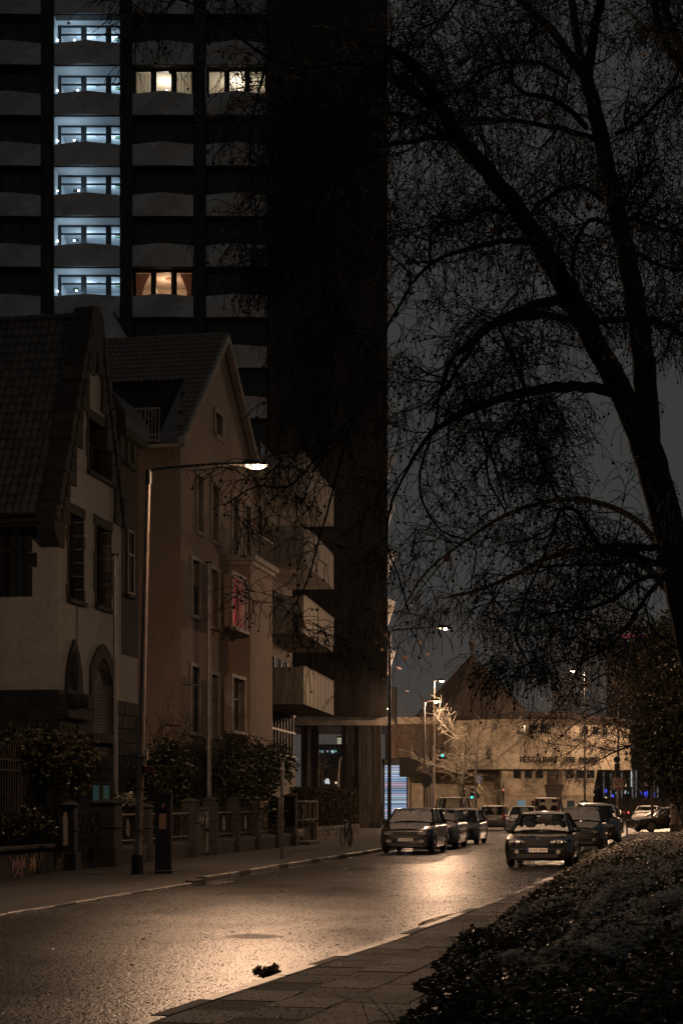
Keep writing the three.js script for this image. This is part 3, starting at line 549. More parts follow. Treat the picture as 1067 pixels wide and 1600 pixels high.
// ---------------------------------------------------------------- residential tower
{
  const D = 105, X = (px) => (px - 533.5) / FOCAL * D, Y = (py) => EYE + (HORIZON - py) / FOCAL * D, FL = 78.9;
  const t = thing('apartment_tower', 'high concrete apartment tower with folded balcony panels and lit stairwell', 'tower', V3(0, 0, -D));
  const room = std(.55, .57, .6, .85), cool = new THREE.Color().setRGB(.58, .83, 1), frameDark = std(.018, .02, .024, .5);
  const flatWall = std(.55, .5, .42, .9), curtain = std(.6, .56, .48, .95, { leaf: .35 }), drape = std(.42, .24, .18, .95, { leaf: .25 });
  const paneA = std(.010, .011, .013, .08), paneB = std(.030, .033, .036, .35), paneC = std(.018, .019, .021, .2), paneWarm = std(.06, .04, .034, .5);
  const clear = new THREE.MeshPhysicalMaterial({ roughness: .02, transmission: 1, thickness: 0, ior: 1.45 });
  const lampMat = std(.8, .9, 1, .4, { glow: [.75, .92, 1], power: 30 }), exitMat = std(.02, .2, .1, .5, { glow: [.02, .42, .2], power: .55 });
  const exitSign = canvasMat(64, 24, (c, w, h) => { c.fillStyle = '#0a6b43'; c.fillRect(0, 0, w, h); c.fillStyle = '#d8fff0'; c.fillRect(8, 6, 12, 12); c.fillRect(24, 10, 18, 4); c.beginPath(); c.moveTo(40, 5); c.lineTo(52, 12); c.lineTo(40, 19); c.fill(); }, .5, { glow: .5 });
  const bays = [[-36, 65], [85, 188], [207, 303], [322, 418]];
  // piers
  for (const [p0, p1] of [[-56, -36.2], [65.2, 84.8], [188.2, 206.8], [303.2, 321.8]]) for (let i = -1; i < 14; i++) mk('pier', box(X(p0), X(p1), Y(23 + FL * (i + 1)) + .012, Y(23 + FL * i), -.6, .12), M.pier, t);
  // folded parapet panel
  const fold = (x0, x1, y0, y1) => {
    const xm = (x0 + x1) / 2, F = [V3(x0, y0, .06), V3(xm, y0, .16), V3(x1, y0, .06), V3(x0, y1, .10), V3(xm, y1, .62), V3(x1, y1, .10)], Bk = F.map((p) => V3(p.x, p.y, p.z - .14)), q = [];
    const quad = (a, b, c, d) => q.push(a, b, c, a, c, d);
    quad(F[0], F[1], F[4], F[3]); quad(F[1], F[2], F[5], F[4]); quad(F[3], F[4], Bk[4], Bk[3]); quad(F[4], F[5], Bk[5], Bk[4]); quad(Bk[1], Bk[0], Bk[3], Bk[4]); quad(Bk[2], Bk[1], Bk[4], Bk[5]);
    quad(Bk[0], Bk[1], F[1], F[0]); quad(Bk[1], Bk[2], F[2], F[1]); quad(F[0], F[3], Bk[3], Bk[0]); quad(F[5], F[2], Bk[2], Bk[5]);
    const g = new THREE.BufferGeometry().setFromPoints(q); g.computeVertexNormals(); return g;
  };
  const r = rngOf(12);
  bays.forEach(([p0, p1], b) => {
    for (let i = -2; i < 9; i++) {
      const x0 = X(p0), x1 = X(p1), yt = Y(24 + FL * i), yb = Y(69.5 + FL * i), yp = Y(102 + FL * i);   // opening top, opening foot, panel foot
      mk('parapet', fold(x0 + .02, x1 - .02, yp + .02, yb + .02), M.panel, t);
      mk('slab', box(x0, x1, yt, yt + .12, -.7, .05), M.pier, t);
      if (b === 1 && i >= 0 && i <= 5) { stairwell(x0, x1, yt, yp); continue; }
      if (b === 2 && i === 1) { flat(x0, x1, yt, yp, yb, 'curtained'); continue; }
      if (b === 3 && i === 1) { flat(x0, x1, yt, yp, yb, 'bright'); continue; }
      if (b === 2 && i === 5) { flat(x0, x1, yt, yp, yb, 'warm'); continue; }
      // three dark casements behind the panel
      const w = mk('window', [box(x0, x1, yt - .14, yt, -.62, -.5), box(x0, x1, yp, yb - .02, -.62, -.5), ...[0, 1, 2, 3].map((k) => { const c = lerp(x0, x1, k / 3); return box(Math.max(x0, c - .16), Math.min(x1, c + .16), yb, yt, -.62, -.48); })], frameDark, t);
      for (let k = 0; k < 3; k++) { const q = r(); mk('pane', box(lerp(x0, x1, k / 3) + .14, lerp(x0, x1, (k + 1) / 3) - .14, yb - .05, yt - .1, -.6, -.56), b === 0 && i === 5 ? paneWarm : q < .5 ? paneA : q < .8 ? paneC : paneB, w); }
    }
  });
  function stairwell(x0, x1, yt, yp) {
    const s = new THREE.Group(); s.name = 'stair_landing'; t.add(s);
    const z1 = -5.2, vary = rr(.75, 1.2, r), shift = rr(-.06, .06, r);
    mk('ceiling', box(x0, x1, yt, yt + .08, z1, -.02).translate(0, .001, 0), room, s); mk('floor', box(x0, x1, yp - .05, yp + .03, z1, -.05), room, s);
    mk('side_wall', box(x0 - .1, x0 + .02, yp, yt, z1, -.05), room, s); mk('side_wall', box(x1 - .02, x1 + .1, yp, yt, z1, -.05), room, s); mk('back_wall', box(x0, x1, yp, yt, z1 - .1, z1), room, s);
    const z = -1.45, xs = [0, .4, .78, 1].map((q) => lerp(x0, x1, q)), ym = yt - .56;
    const fr = mk('window_frame', [box(x0 + .02, x1 - .02, yt - .12, yt, z, z + .1), box(x0 + .02, x1 - .02, ym - .05, ym + .05, z, z + .1), box(x0 + .02, x1 - .02, yp + .05, yp + .16, z, z + .1), ...xs.map((x, k) => box(k === 0 ? x + .02 : k === 3 ? x - .05 : x - .17, k === 0 ? x + .22 : k === 3 ? x - .02 : x + .17, yp, yt, z + .004, z + .096))], frameDark, s);
    for (let k = 0; k < 3; k++) { mk('pane', box(xs[k] + .15, xs[k + 1] - .05, ym + .04, yt - .1, z + .04, z + .044), clear, fr); mk('pane', box(xs[k] + .15, xs[k + 1] - .05, yp + .15, ym - .04, z + .04, z + .044), clear, fr); }
    const lx = lerp(x0, x1, .32 + shift), bulb = new THREE.SphereGeometry(.055, 12, 8); bulb.scale(1, .8, 1); bulb.translate(lx, yt - 1.17, -.75); mk('ceiling_lamp', bulb, lampMat, s);
    const b2 = new THREE.SphereGeometry(.04, 10, 8); b2.translate(x0 + .1, yt - 1.2, -.75); mk('ceiling_lamp', b2, lampMat, s);
    for (const [x, p, y, zz] of [[lx, 1.8, 1.17, -.75], [lerp(x0, x1, .4), 3.0, .5, -2.9], [x1 - .7, 2.1, .45, -3.2]]) { const L = new THREE.PointLight(cool, p * vary, 0, 2); L.name = 'landing_light'; L.castShadow = true; L.shadow.radius = 4; L.position.set(x, yt - y, zz); s.add(L); }
    const p = plate(.42, .2); p.translate(lerp(x0, x1, .90), yt - .42, -2.55); p.translate(0, .1, 0); mk('exit_sign', p, exitSign, s);
    for (const x of [lerp(x0, x1, .55)]) mk('ceiling_lamp', new THREE.SphereGeometry(.07, 10, 8).translate(x, yt - .07, -2.9), room, s);
    mk('sign_plate', box(lerp(x0, x1, .18), lerp(x0, x1, .26), yt - .52, yt - .36, -2.9, -2.86), std(.05, .09, .09, .5), s);
  }
  function flat(x0, x1, yt, yp, yb, kind) {
    const s = new THREE.Group(); s.name = 'lit_room'; t.add(s); const z1 = -4.4;
    mk('ceiling', box(x0, x1, yt, yt + .06, z1, -.62), flatWall, s); mk('floor', box(x0, x1, yp - .04, yp, z1, -.62), flatWall, s); mk('side_wall', box(x0 - .06, x0, yp, yt, z1, -.5), flatWall, s); mk('side_wall', box(x1, x1 + .06, yp, yt, z1, -.5), flatWall, s); mk('back_wall', box(x0, x1, yp, yt, z1 - .06, z1), flatWall, s);
    const c = [0, 1, 2, 3].map((k) => lerp(x0, x1, k / 3));
    const fr = mk('window_frame', [box(x0, x1, yt - .13, yt, -.62, -.5), box(x0, x1, yp, yb - .02, -.62, -.5), ...c.map((x) => box(Math.max(x0, x - .17), Math.min(x1, x + .17), yb - .02, yt - .13, -.62, -.48))], frameDark, s);
    for (let k = 0; k < 3; k++) mk('pane', box(c[k] + .17, c[k + 1] - .17, yb, yt - .13, -.57, -.566), clear, fr);
    const wave = (xa, xb, amp, n, mat, sag = 0) => { const A = arrays(), N = n * 8, rows = 10; for (let j = 0; j <= rows; j++) for (let k = 0; k <= N; k++) { const q = k / N, h = j / rows, pull = sag * Math.sin(h * 2.2); A.p.push(lerp(xa, xb + (xa - xb) * pull, q), lerp(yt - .1, yb - .3, h), -.82 + Math.sin(q * n * 6.283) * amp); A.n.push(0, 0, 1); if (k && j) { const a = (j - 1) * (N + 1) + k - 1; A.i.push(a, a + N + 1, a + 1, a + 1, a + N + 1, a + N + 2); } } const g = geoOf(A); g.computeVertexNormals(); mk('curtain', g, mat, s); };
    const warm = kind === 'warm', L = new THREE.PointLight(new THREE.Color().setRGB(1, warm ? .62 : .92, warm ? .38 : .78), warm ? 5.5 : 8.5, 0, 2);
    L.name = 'room_light'; L.castShadow = true; L.shadow.radius = 5; L.position.set(lerp(x0, x1, .5), yt - .7, -2.3); s.add(L);
    if (!warm) { const g = new THREE.SphereGeometry(.05, 12, 8); g.translate(lerp(x0, x1, .5), yt - .5, -2.3); mk('ceiling_lamp', g, flatWall, s); }
    if (kind === 'curtained') { wave(c[0] + .1, c[1] - .05, .05, 5, curtain); wave(c[2] + .05, c[3] - .1, .05, 6, curtain); }
    const leafy = (x, n, h) => { const g = []; const q = rngOf(3 + (x * 10 | 0)); for (let k = 0; k < n; k++) { const e = new THREE.ConeGeometry(.03, h * (.6 + q()), 4); e.translate(0, h * .4, 0); e.rotateZ((q() - .5) * 1.8); e.translate(x + (q() - .5) * .25, yb, -.75); g.push(e); } mk('pot_plant', g, std(.03, .05, .02, .8), s); };
    if (kind === 'curtained') leafy(lerp(x0, x1, .42), 9, .2);
    if (kind === 'bright') { leafy(lerp(x0, x1, .1), 7, .3); leafy(lerp(x0, x1, .45), 7, .25); leafy(lerp(x0, x1, .8), 8, .4); mk('cabinet', box(lerp(x0, x1, .38), lerp(x0, x1, .6), yp, yt - .9, z1, z1 + .5), flatWall, s); }
    if (warm) {
      wave(c[0] + .1, c[1] - .2, .05, 5, drape, .55); wave(c[3] - .1, c[2] + .3, .05, 5, drape, .55);
      for (const y of [.9, .55]) mk('wall_moulding', [box(x0 + .6, x1 - .6, yt - y - .5, yt - y - .47, z1, z1 + .05), box(x0 + .6, x1 - .6, yt - y, yt - y + .03, z1, z1 + .05)], std(.35, .22, .12, .7), s);
      const ro = disc(.3, .03, 20); ro.translate(lerp(x0, x1, .56), yt - .02, -2.2); mk('ceiling_rose', ro, std(.2, .13, .09, .8), s);
      const star = []; for (let k = 0; k < 10; k++) { const e = new THREE.ConeGeometry(.025, .26, 4); e.translate(0, .13, 0); e.rotateZ(k / 10 * 6.283); star.push(e); } const m = mk('blue_star', star.map((g) => g.translate(lerp(x0, x1, .5), yb + .14, -.7)), std(.1, .12, .8, .5, { glow: [.1, .15, 1], power: 3 }), s);
    }
  }
  mk('core', [box(X(-60), X(420), Y(-160), Y(1120), -14, -5.6)], M.black, t);
  mk('core_front', bays.map(([a, b], k) => k === 1 || k === 2 || k === 3 ? box(X(a), X(b), Y(24 + FL * 9), Y(1120), -1.2, -.7) : box(X(a), X(b), Y(-160), Y(1120), -1.2, -.7)), M.black, t);
  // closed flank of large precast panels
  const cols = [420.6, 467, 513, 559, 605];
  for (let i = -2; i < 14; i++) for (let k = 0; k < 4; k++) { const y1 = Math.min(Y(23 + FL * i), 99), y0 = Math.max(Y(23 + FL * (i + 1)), Y(1120)); if (y1 - y0 < .4) continue; mk('wall_panel', box(X(cols[k]) + .01, X(cols[k + 1]) - .01, y0 + .018, y1, .35, .62 + (k + i) % 2 * .004), M.flank, t); }
  mk('flank_wall', box(X(420.4), X(605) - .03, Y(1120) + .02, Y(-160), -14, .345), M.black, t);
  // parapets that look out past the far edge
  for (let i = -2; i < 13; i++) { const g = fold(-1.75, 1.75, 0, 1.45); g.rotateY(Math.PI / 2); g.translate(X(605) - .02, Y(102 + FL * i), -2.6); mk('side_parapet', g, M.panel, t); }
  // open ground floor: soffit slab, columns, fins
  mk('soffit_slab', box(X(395), X(612), Y(1134), Y(1120), -13, .5), M.soffit, t);
  const cy = (py) => Y(py);
  const col = (n, p0, p1, z0, z1, m = M.column) => mk(n, box(X(p0), X(p1), 0.1, cy(1134.2), z0, z1), m, t);
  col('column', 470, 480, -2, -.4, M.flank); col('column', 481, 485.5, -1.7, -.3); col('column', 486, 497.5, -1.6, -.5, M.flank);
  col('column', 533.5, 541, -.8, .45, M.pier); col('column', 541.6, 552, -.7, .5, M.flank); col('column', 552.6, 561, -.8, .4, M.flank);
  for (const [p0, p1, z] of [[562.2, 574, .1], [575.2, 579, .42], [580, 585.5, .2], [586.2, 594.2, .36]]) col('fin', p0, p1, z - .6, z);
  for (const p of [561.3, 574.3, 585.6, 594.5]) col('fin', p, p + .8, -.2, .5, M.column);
  mk('base_plinth', box(X(575), X(596), .1, .45, -.4, .46), M.iron, t);
}

// ---------------------------------------------------------------- low block with balconies
{
  const VPX = 885, th = Math.atan((VPX - 533.5) / FOCAL), d0 = 75, s = d0 / FOCAL;
  const t = thing('balcony_block', 'low block with deep solid balconies beside the tower', 'apartment block', V3((475 - 533.5) * s, 0, -d0), -th);
  const Y = (py) => EYE + (HORIZON - py) * s, LEN = 9.6;
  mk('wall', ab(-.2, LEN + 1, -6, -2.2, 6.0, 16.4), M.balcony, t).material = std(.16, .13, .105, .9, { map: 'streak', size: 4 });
  for (let k = 0; k < 4; k++) {
    const y0 = Y(1100) + k * 3.08, y1 = Y(1042) + k * 3.08, b = new THREE.Group(); b.name = 'balcony'; t.add(b);
    mk('floor_slab', ab(0.02, LEN - .02, -2.2, -.14, y0 + .004, y0 + .2), M.soffit, b);
    mk('end_parapet', ab(0, .12, -2.2, -.13, y0, y1), M.balcony, b);
    for (let i = 0; i < 16; i++) mk('front_board', ab(i * LEN / 16 + .006, (i + 1) * LEN / 16 - .006, -.13, -.01 + (i % 2) * .012, y0, y1), M.balcony, b);
    mk('capping', ab(-.02, LEN + .02, -.16, .03, y1, y1 + .05), M.soffit, b);
    const w = mk('window', ab(1, LEN - 1, -2.195, -2.16, y0 + .3, y0 + 2.5), M.glass, b); for (let i = 0; i < 5; i++) mk('mullion', ab(1 + i * 1.88, 1.1 + i * 1.88, -2.16, -2.1, y0 + .3, y0 + 2.5), M.frame, w);
  }
  // ground storey: window band over a pale wall
  const g0 = 3.85, g1 = 5.85;
  mk('lower_wall', ab(-.2, LEN - .2, -7, -1.85, 0.1, g0), M.column, t); mk('band_back', ab(-.2, LEN - .2, -7, -2.1, g0 + .002, 5.98), M.black, t);
  const band = mk('window_band', [ab(-.2, LEN - .2, -2.1, -1.82, g0 + .002, g0 + .1), ab(-.2, LEN - .2, -2.1, -1.84, 5.0, 5.1), ab(-.2, LEN - .2, -2.1, -1.84, 5.85, 5.98)], M.trim, t); band.material = M.frame;
  for (let i = 0; i < 11; i++) { const a = i * .86; mk('mullion', ab(a, a + .1, -2.1, -1.83, g0 + .1, 5.85), M.frame, band); if (i < 10) { mk('pane', ab(a + .1, a + .86, -2.02, -2.0, g0 + .1, 5.0), i === 8 ? std(.24, .17, .1, .5) : M.glass, band); mk('pane', ab(a + .1, a + .86, -2.02, -2.0, 5.1, 5.85), M.glass, band); } }
  mk('sill', ab(-.2, LEN - .15, -1.85, -1.74, g0 - .1, g0), M.trim, t);
}
// ---------------------------------------------------------------- restaurant with the conical roof
{
  const D = 152, X = (px, d = D) => (px - 533.5) / FOCAL * d, Y = (py, d = D) => EYE + (HORIZON - py) / FOCAL * d;
  const t = thing('restaurant', 'cream round restaurant with overhanging upper storey and pointed dark roof', 'restaurant', V3(X(808, 162), 0, -162));
  const R = 10.5, y0 = Y(1198), y1 = Y(1124);
  const drum = (r0, r1, ya, yb, n = 64) => new THREE.CylinderGeometry(r1, r0, yb - ya, n, 1).translate(0, (ya + yb) / 2, 0);
  mk('upper_storey', drum(R, R, y0, y1), M.bastei, t);
  mk('lower_edge', drum(R + .08, R + .08, y0 - .22, y0 - .002), M.bastei, t);
  mk('eaves', drum(R + .5, R + .55, y1 + .002, y1 + .22), M.copper, t);
  mk('flat_roof', drum(R + .45, R - 5, y1 + .225, y1 + .95), M.copper, t);
  const fx = X(737, 160) - X(808, 162), cone = new THREE.ConeGeometry(6.1, Y(1022, 160) - y1 - .3, 8, 1); cone.rotateY(Math.PI / 8); cone.translate(fx, (Y(1022, 160) + y1 + .3) / 2, 2.2); const rf = mk('pointed_roof', cone.toNonIndexed(), M.copper, t); rf.geometry.computeVertexNormals();
  { const ky = Y(1024, 160), f = new THREE.Group(); f.name = 'finial'; t.add(f); mk('stem', rod(V3(fx, ky - .3, 2.2), V3(fx, ky + .55, 2.2), .1, .07), M.copper, f); for (let k = -2; k <= 2; k++) mk('spike', rod(V3(fx + k * .07, ky + .4, 2.2 + (k % 2) * .1), V3(fx + k * .17, ky + 1.75 - Math.abs(k) * .12, 2.2), .09, .025), M.copper, f); mk('ring', disc(.28, .12, 12).translate(fx, ky + .5, 2.2), M.copper, f); }
  // windows lie on the drum: angle from the pixel column
  const onDrum = (px, r) => Math.asin(Math.max(-1, Math.min(1, (X(px, 151.8) - t.position.x) / r)));
  const drumWindow = (p0, p1, q0, q1, r) => { const a = onDrum((p0 + p1) / 2, r), w = (p1 - p0) / FOCAL * 152, h0 = Y(q1), h1 = Y(q0), put = (g) => g.translate(0, 0, r).rotateY(a); const m = mk('window', [box(-w / 2 - .07, -w / 2, h0 - .07, h1 + .07, -.1, .07), box(w / 2, w / 2 + .07, h0 - .07, h1 + .07, -.1, .07), box(-w / 2, w / 2, h1, h1 + .07, -.1, .07), box(-w / 2, w / 2, h0 - .07, h0, -.1, .07)].map(put), M.trim, t); mk('pane', put(box(-w / 2, w / 2, h0, h1, -.1, .035)), M.glass, m); };
  for (const p of [808, 825, 843, 909, 927, 944, 772]) drumWindow(p, p + (p === 772 ? 5 : 12), p === 772 ? 1131 : 1134, p === 772 ? 1140 : 1147, R);
  mk('pipe', tube([V3(0, y0, R + .1), V3(0, y1, R + .1)], .07, 6).rotateY(onDrum(768.5, R)), M.trim, t);
  // lower storey
  const lz = 9.4, lx0 = X(789, 152.6) - t.position.x, lx1 = X(926, 152.6) - t.position.x, lo = M.bastei;
  const slope = (xa, xb, ya, yb, s0, s1, za, zb) => { const g = box(-.5, .5, 0, 1, za, zb), p = g.attributes.position; for (let k = 0; k < p.count; k++) { const top = p.getY(k) > .5, left = p.getX(k) < 0; p.setXYZ(k, left ? xa - (top ? s1 : s0) : xb + (top ? s1 : s0), top ? yb : ya, p.getZ(k)); } g.computeVertexNormals(); return g; };
  mk('lower_storey', slope(lx0, lx1, Y(1240), y0 - .22, 0, .4, -6, lz), lo, t); mk('string_course', box(lx0 - .15, lx1 + .1, Y(1243.5), Y(1240) - .003, -6, lz + .12), M.bastei, t); mk('ground_storey', box(lx0 - .1, lx1, 0, Y(1243.6), -6, lz - .02), lo, t);
  const win = (p0, p1, q0, q1, pane, z = lz) => { const a = X(p0, 152.6) - t.position.x, b = X(p1, 152.6) - t.position.x, h0 = Y(q1), h1 = Y(q0), f = .07; const m = mk('window', [box(a - f, a, h0 - f, h1 + f, z, z + .08), box(b, b + f, h0 - f, h1 + f, z, z + .08), box(a, b, h1, h1 + f, z, z + .08), box(a, b, h0 - f, h0, z, z + .08)], M.trim, t); mk('pane', box(a, b, h0, h1, z, z + .03), pane, m); };
  for (const p of [801.5, 819, 836, 883.5, 900, 916]) win(p, p + 12, 1203.5, 1216, M.glass);
  const bluePane = std(.1, .2, .26, .3, { glow: [.035, .10, .14], power: 1 });
  win(808, 820.5, 1250.5, 1263, bluePane); win(830, 842, 1251, 1263, M.glass); win(885, 897, 1251, 1263, std(.03, .06, .07, .2)); win(906, 918, 1250.5, 1263, std(.03, .06, .07, .2));
  { const b = new THREE.Group(); b.name = 'oriel'; t.add(b); const x = (p) => X(p, 152) - t.position.x; mk('shaft', box(x(855), x(873), Y(1228), y0 - .24, lz, lz + .5), M.copper, b); mk('trough', poly([[x(854), Y(1245)], [x(851.5), Y(1227.5)], [x(879), Y(1227.5)], [x(875.5), Y(1245)]], lz, lz + .9), M.copper, b); mk('rim', box(x(850.5), x(879.8), Y(1227.4), Y(1226), lz, lz + 1), M.stone, b); }
  // wing on the near side: boards browner and darker than the drum, pale roof edge
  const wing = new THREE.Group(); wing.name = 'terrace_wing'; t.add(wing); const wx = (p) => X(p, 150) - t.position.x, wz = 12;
  mk('wall', box(wx(606), wx(702), Y(1184, 150), Y(1130, 150), 3, wz - 2.1), M.copper, wing); for (let k = 0; k < 24; k++) mk('wing_board', box(wx(606 + k * 4) + .015, wx(610 + k * 4) - .015, Y(1184, 150), Y(1130, 150) - .01, wz - 2.09, wz - 2 + (k % 3) * .02), M.darkBrown, wing); mk('roof_edge', box(wx(600), wx(706), Y(1130, 150) + .003, Y(1119, 150), 3, wz - 1.4), M.bastei, wing); mk('lower_wall', box(wx(606), wx(790), 0, Y(1203, 150), -6, 4), lo, wing); mk('undercroft', box(wx(676), wx(788), Y(1203, 150) + .003, y0 - .23, -6, 3.5), M.bastei, wing); mk('canopy', poly([[wx(640), Y(1198, 150)], [wx(690), Y(1198, 150)], [wx(765), Y(1209, 150)], [wx(765), Y(1212, 150)], [wx(690), Y(1207, 150)], [wx(640), Y(1206, 150)]], 4.1, 9), M.darkBrown, wing);
  // lettering, one letter after the other round the drum
  const { FontLoader } = await import('three/addons/loaders/FontLoader.js'); const { TextGeometry } = await import('three/addons/geometries/TextGeometry.js');
  const font = await new FontLoader().loadAsync('fonts/droid/droid_sans_bold.typeface.json'), sign = new THREE.Group(); sign.name = 'lettering'; t.add(sign);
  const text = 'RESTAURANT \u201eDIE BASTEI\u201c', a0 = onDrum(812, R + .1), a1 = onDrum(944, R + .1), n = text.length;
  for (let k = 0; k < n; k++) { if (text[k] === ' ') continue; const g = new TextGeometry(text[k], { font, size: .52, depth: .07, curveSegments: 3 }); g.translate(-.19, Y(1191.5), R + .06); g.rotateY(lerp(a0, a1, (k + .2) / n)); mk('letter', g, M.black, sign); }
}

// ---------------------------------------------------------------- lit slatted shop window and its board
{
  const D = 117, X = (px) => (px - 533.5) / FOCAL * D, Y = (py) => EYE + (HORIZON - py) / FOCAL * D, t = thing('lit_display', 'tall glass display glowing blue behind horizontal slats', 'display', V3(0, 0, -D));
  mk('frame', [box(X(597), X(600), .1, Y(1186), -.4, .1), box(X(635.5), X(637), .1, Y(1212), -.4, .1), box(X(600), X(637), .1, .4, -.4, .1), box(X(597), X(626), Y(1195), Y(1186), -.4, .1)], M.iron, t);
  mk('back', [box(X(600), X(635.5), .4, Y(1195), -.4, -.3)], M.iron, t);
  const r = rngOf(4), tones = [[.30, .50, .72], [.42, .62, .80], [.22, .40, .66], [.52, .66, .76], [.34, .44, .66], [.50, .40, .52]];
  for (let k = 0, y = Y(1288); y < Y(1198); k++) { const h = rr(.10, .19, r), top = y > Y(1216), c = tones[(r() * 6) | 0], q = rr(.5, 1.0, r); mk('slat', box(X(601), X(top ? 624.5 : 635), y, y + h - .035, -.16, -.02), std(.3, .4, .5, .4, { glow: c.map((v) => v * q), power: 1 }), t); y += h; }
  const L = new THREE.RectAreaLight(new THREE.Color().setRGB(.4, .62, 1), 1.3, 1.4, 3.6); L.position.set(X(618), 2.3, .15); L.lookAt(X(618), 2.3, 20); L.name = 'display_light'; t.add(L);
  const s = thing('sign_board', 'dark blank board on a post in front of the glowing display', 'board', P(641, 1255 + EYE * FOCAL / 113, 113)), d = 113, y = (py) => EYE + (HORIZON - py) / FOCAL * d;
  mk('board', rbox(-.72, .66, y(1213), y(1183), -.06, .06, .02), M.black, s); mk('post', rod(V3(.02, 0, -.1), V3(.02, y(1190), -.1), .05), M.iron, s);
}
// ---------------------------------------------------------------- far city beyond the crossing
function farBlock(label, x0, x1, py, d, depth, mats, cell) {
  const X = (px) => (px - 533.5) / FOCAL * d, t = thing('far_building', label, 'building', V3(0, 0, -d)), top = EYE + (HORIZON - py) / FOCAL * d;
  mk('wall', box(X(x0), X(x1), 0, top, -depth, 0), mats, t); if (cell) cell(t, X, (p) => EYE + (HORIZON - p) / FOCAL * d); return t;
}
const farWall = std(.10, .095, .09, .9), farWall2 = std(.06, .06, .062, .9);
const lit = (c, p) => std(.3, .3, .3, .5, { glow: c, power: p }), blueLit = lit([.06, .08, .9], 1.2), whiteLit = lit([.75, .8, .85], .7), cyanLit = lit([.2, .7, .75], .6), warmLit = lit([1, .72, .45], 1.2), dimLit = lit([.16, .15, .14], .5), redLit = lit([.55, .06, .08], .75);
farBlock('far building with blue lit windows seen under the restaurant overhang', 926, 1075, 1195, 330, 20, farWall, (t, X, Y) => {
  const r = rngOf(21);
  for (let k = 0; k < 22; k++) { const p = 936 + k * 5.6; mk('facade_strip', box(X(p), X(p + 2), Y(1246), Y(1198 + r() * 12), 0, .3), r() < .4 ? dimLit : farWall2, t); }
  for (const [a, b, c, d, m] of [[944, 947, 1233, 1239, blueLit], [947.5, 949, 1233, 1236, blueLit], [955, 958, 1242, 1245, blueLit], [961, 963, 1238, 1241, cyanLit], [975, 977, 1235, 1240, whiteLit], [979, 981, 1237, 1240, cyanLit], [1000, 1002, 1238, 1241, blueLit], [1006, 1008, 1237, 1244, blueLit], [1009, 1011.5, 1236, 1246, blueLit], [1020, 1022, 1240, 1244, blueLit], [985, 986, 1203, 1229, whiteLit], [1006, 1007, 1210, 1228, dimLit], [945, 947, 1245, 1247, warmLit], [976, 978, 1225, 1229, warmLit]]) mk('window', box(X(a), X(b), Y(d), Y(c), .02, .35), m, t);
});
farBlock('far slab with a red glowing roof line behind the twigs', 962, 1100, 997, 400, 15, farWall2, (t, X, Y) => { for (let k = 0; k < 9; k++) mk('roof_light', box(X(963 + k * 5.6), X(967.5 + k * 5.6), Y(997), Y(991), .02, .3), redLit, t); mk('window', box(X(979), X(981), Y(1003), Y(1000), .02, .3), cyanLit, t); });
farBlock('far low buildings seen between the tower columns', 480, 560, 1163, 420, 20, farWall2, (t, X, Y) => { const r = rngOf(5); for (let k = 0; k < 9; k++) { const p = 497 + r() * 30; mk('window', box(X(p), X(p + 1.3), Y(1174.5 + r() * 3), Y(1172.5), .05, .4), k % 2 ? whiteLit : cyanLit, t); } });
farBlock('slender lit tower far off between the columns', 525.5, 534.5, 1150, 450, 8, farWall, (t, X, Y) => { for (let j = 0; j < 9; j++) for (let k = 0; k < 4; k++) mk('window', box(X(527 + k * 1.7), X(528.2 + k * 1.7), Y(1173 - j * 2.5 + 1.4), Y(1173 - j * 2.5), .05, .4), lit([.85, .78, .6], .7), t); });
// street lights far away between the columns, each a lamp on its mast
for (const [px, py, d, s, m, word] of [[508, 1222, 260, .5, whiteLit, 'mid-sized white'], [511.5, 1219.5, 262, .55, whiteLit, 'highest white'], [513, 1223, 255, .4, whiteLit, 'small white'], [506, 1224, 250, .35, lit([.4, .6, 1], 1), 'bluish'], [525, 1223, 240, .3, warmLit, 'yellowish']]) {
  const p = P(px, py, d), t = thing('far_lamp', word + ' street light far off between the tower columns', 'street lamp', V3(p.x, 0, p.z), 0, 'far lights between the columns'); mk('mast', rod(V3(0, 0, 0), V3(0, p.y, 0), .06), M.iron, t); const g = new THREE.SphereGeometry(s * .55, 10, 8); g.translate(0, p.y, 0); mk('globe', g, m, t);
}
{ const t = thing('far_mast', 'curved pale lamp mast seen between the tower columns', 'mast', P(529, 1255 + EYE * FOCAL / 160, 160)); mk('post', tube([V3(0, 0, 0), V3(0, 4, 0), V3(.1, 5.5, 0), V3(.5, 6.5, 0)], [.12, .1, .08, .06], 8), M.trim, t); mk('lamp_head', rbox(.4, .9, 6.4, 6.6, -.1, .1, .03), M.trim, t); }
{ const t = thing('site_hoarding', 'long dark hoarding across the far side of the crossing', 'hoarding', V3(0, 0, -175)), X = (p) => (p - 533.5) / FOCAL * 175; for (let k = 0; k < 14; k++) mk('board', box(X(927 + k * 9) + .02, X(936 + k * 9) - .02, 0, EYE + (HORIZON - 1247) / FOCAL * 175, -.1, .0 + (k % 2) * .02), M.stoneB, t); }
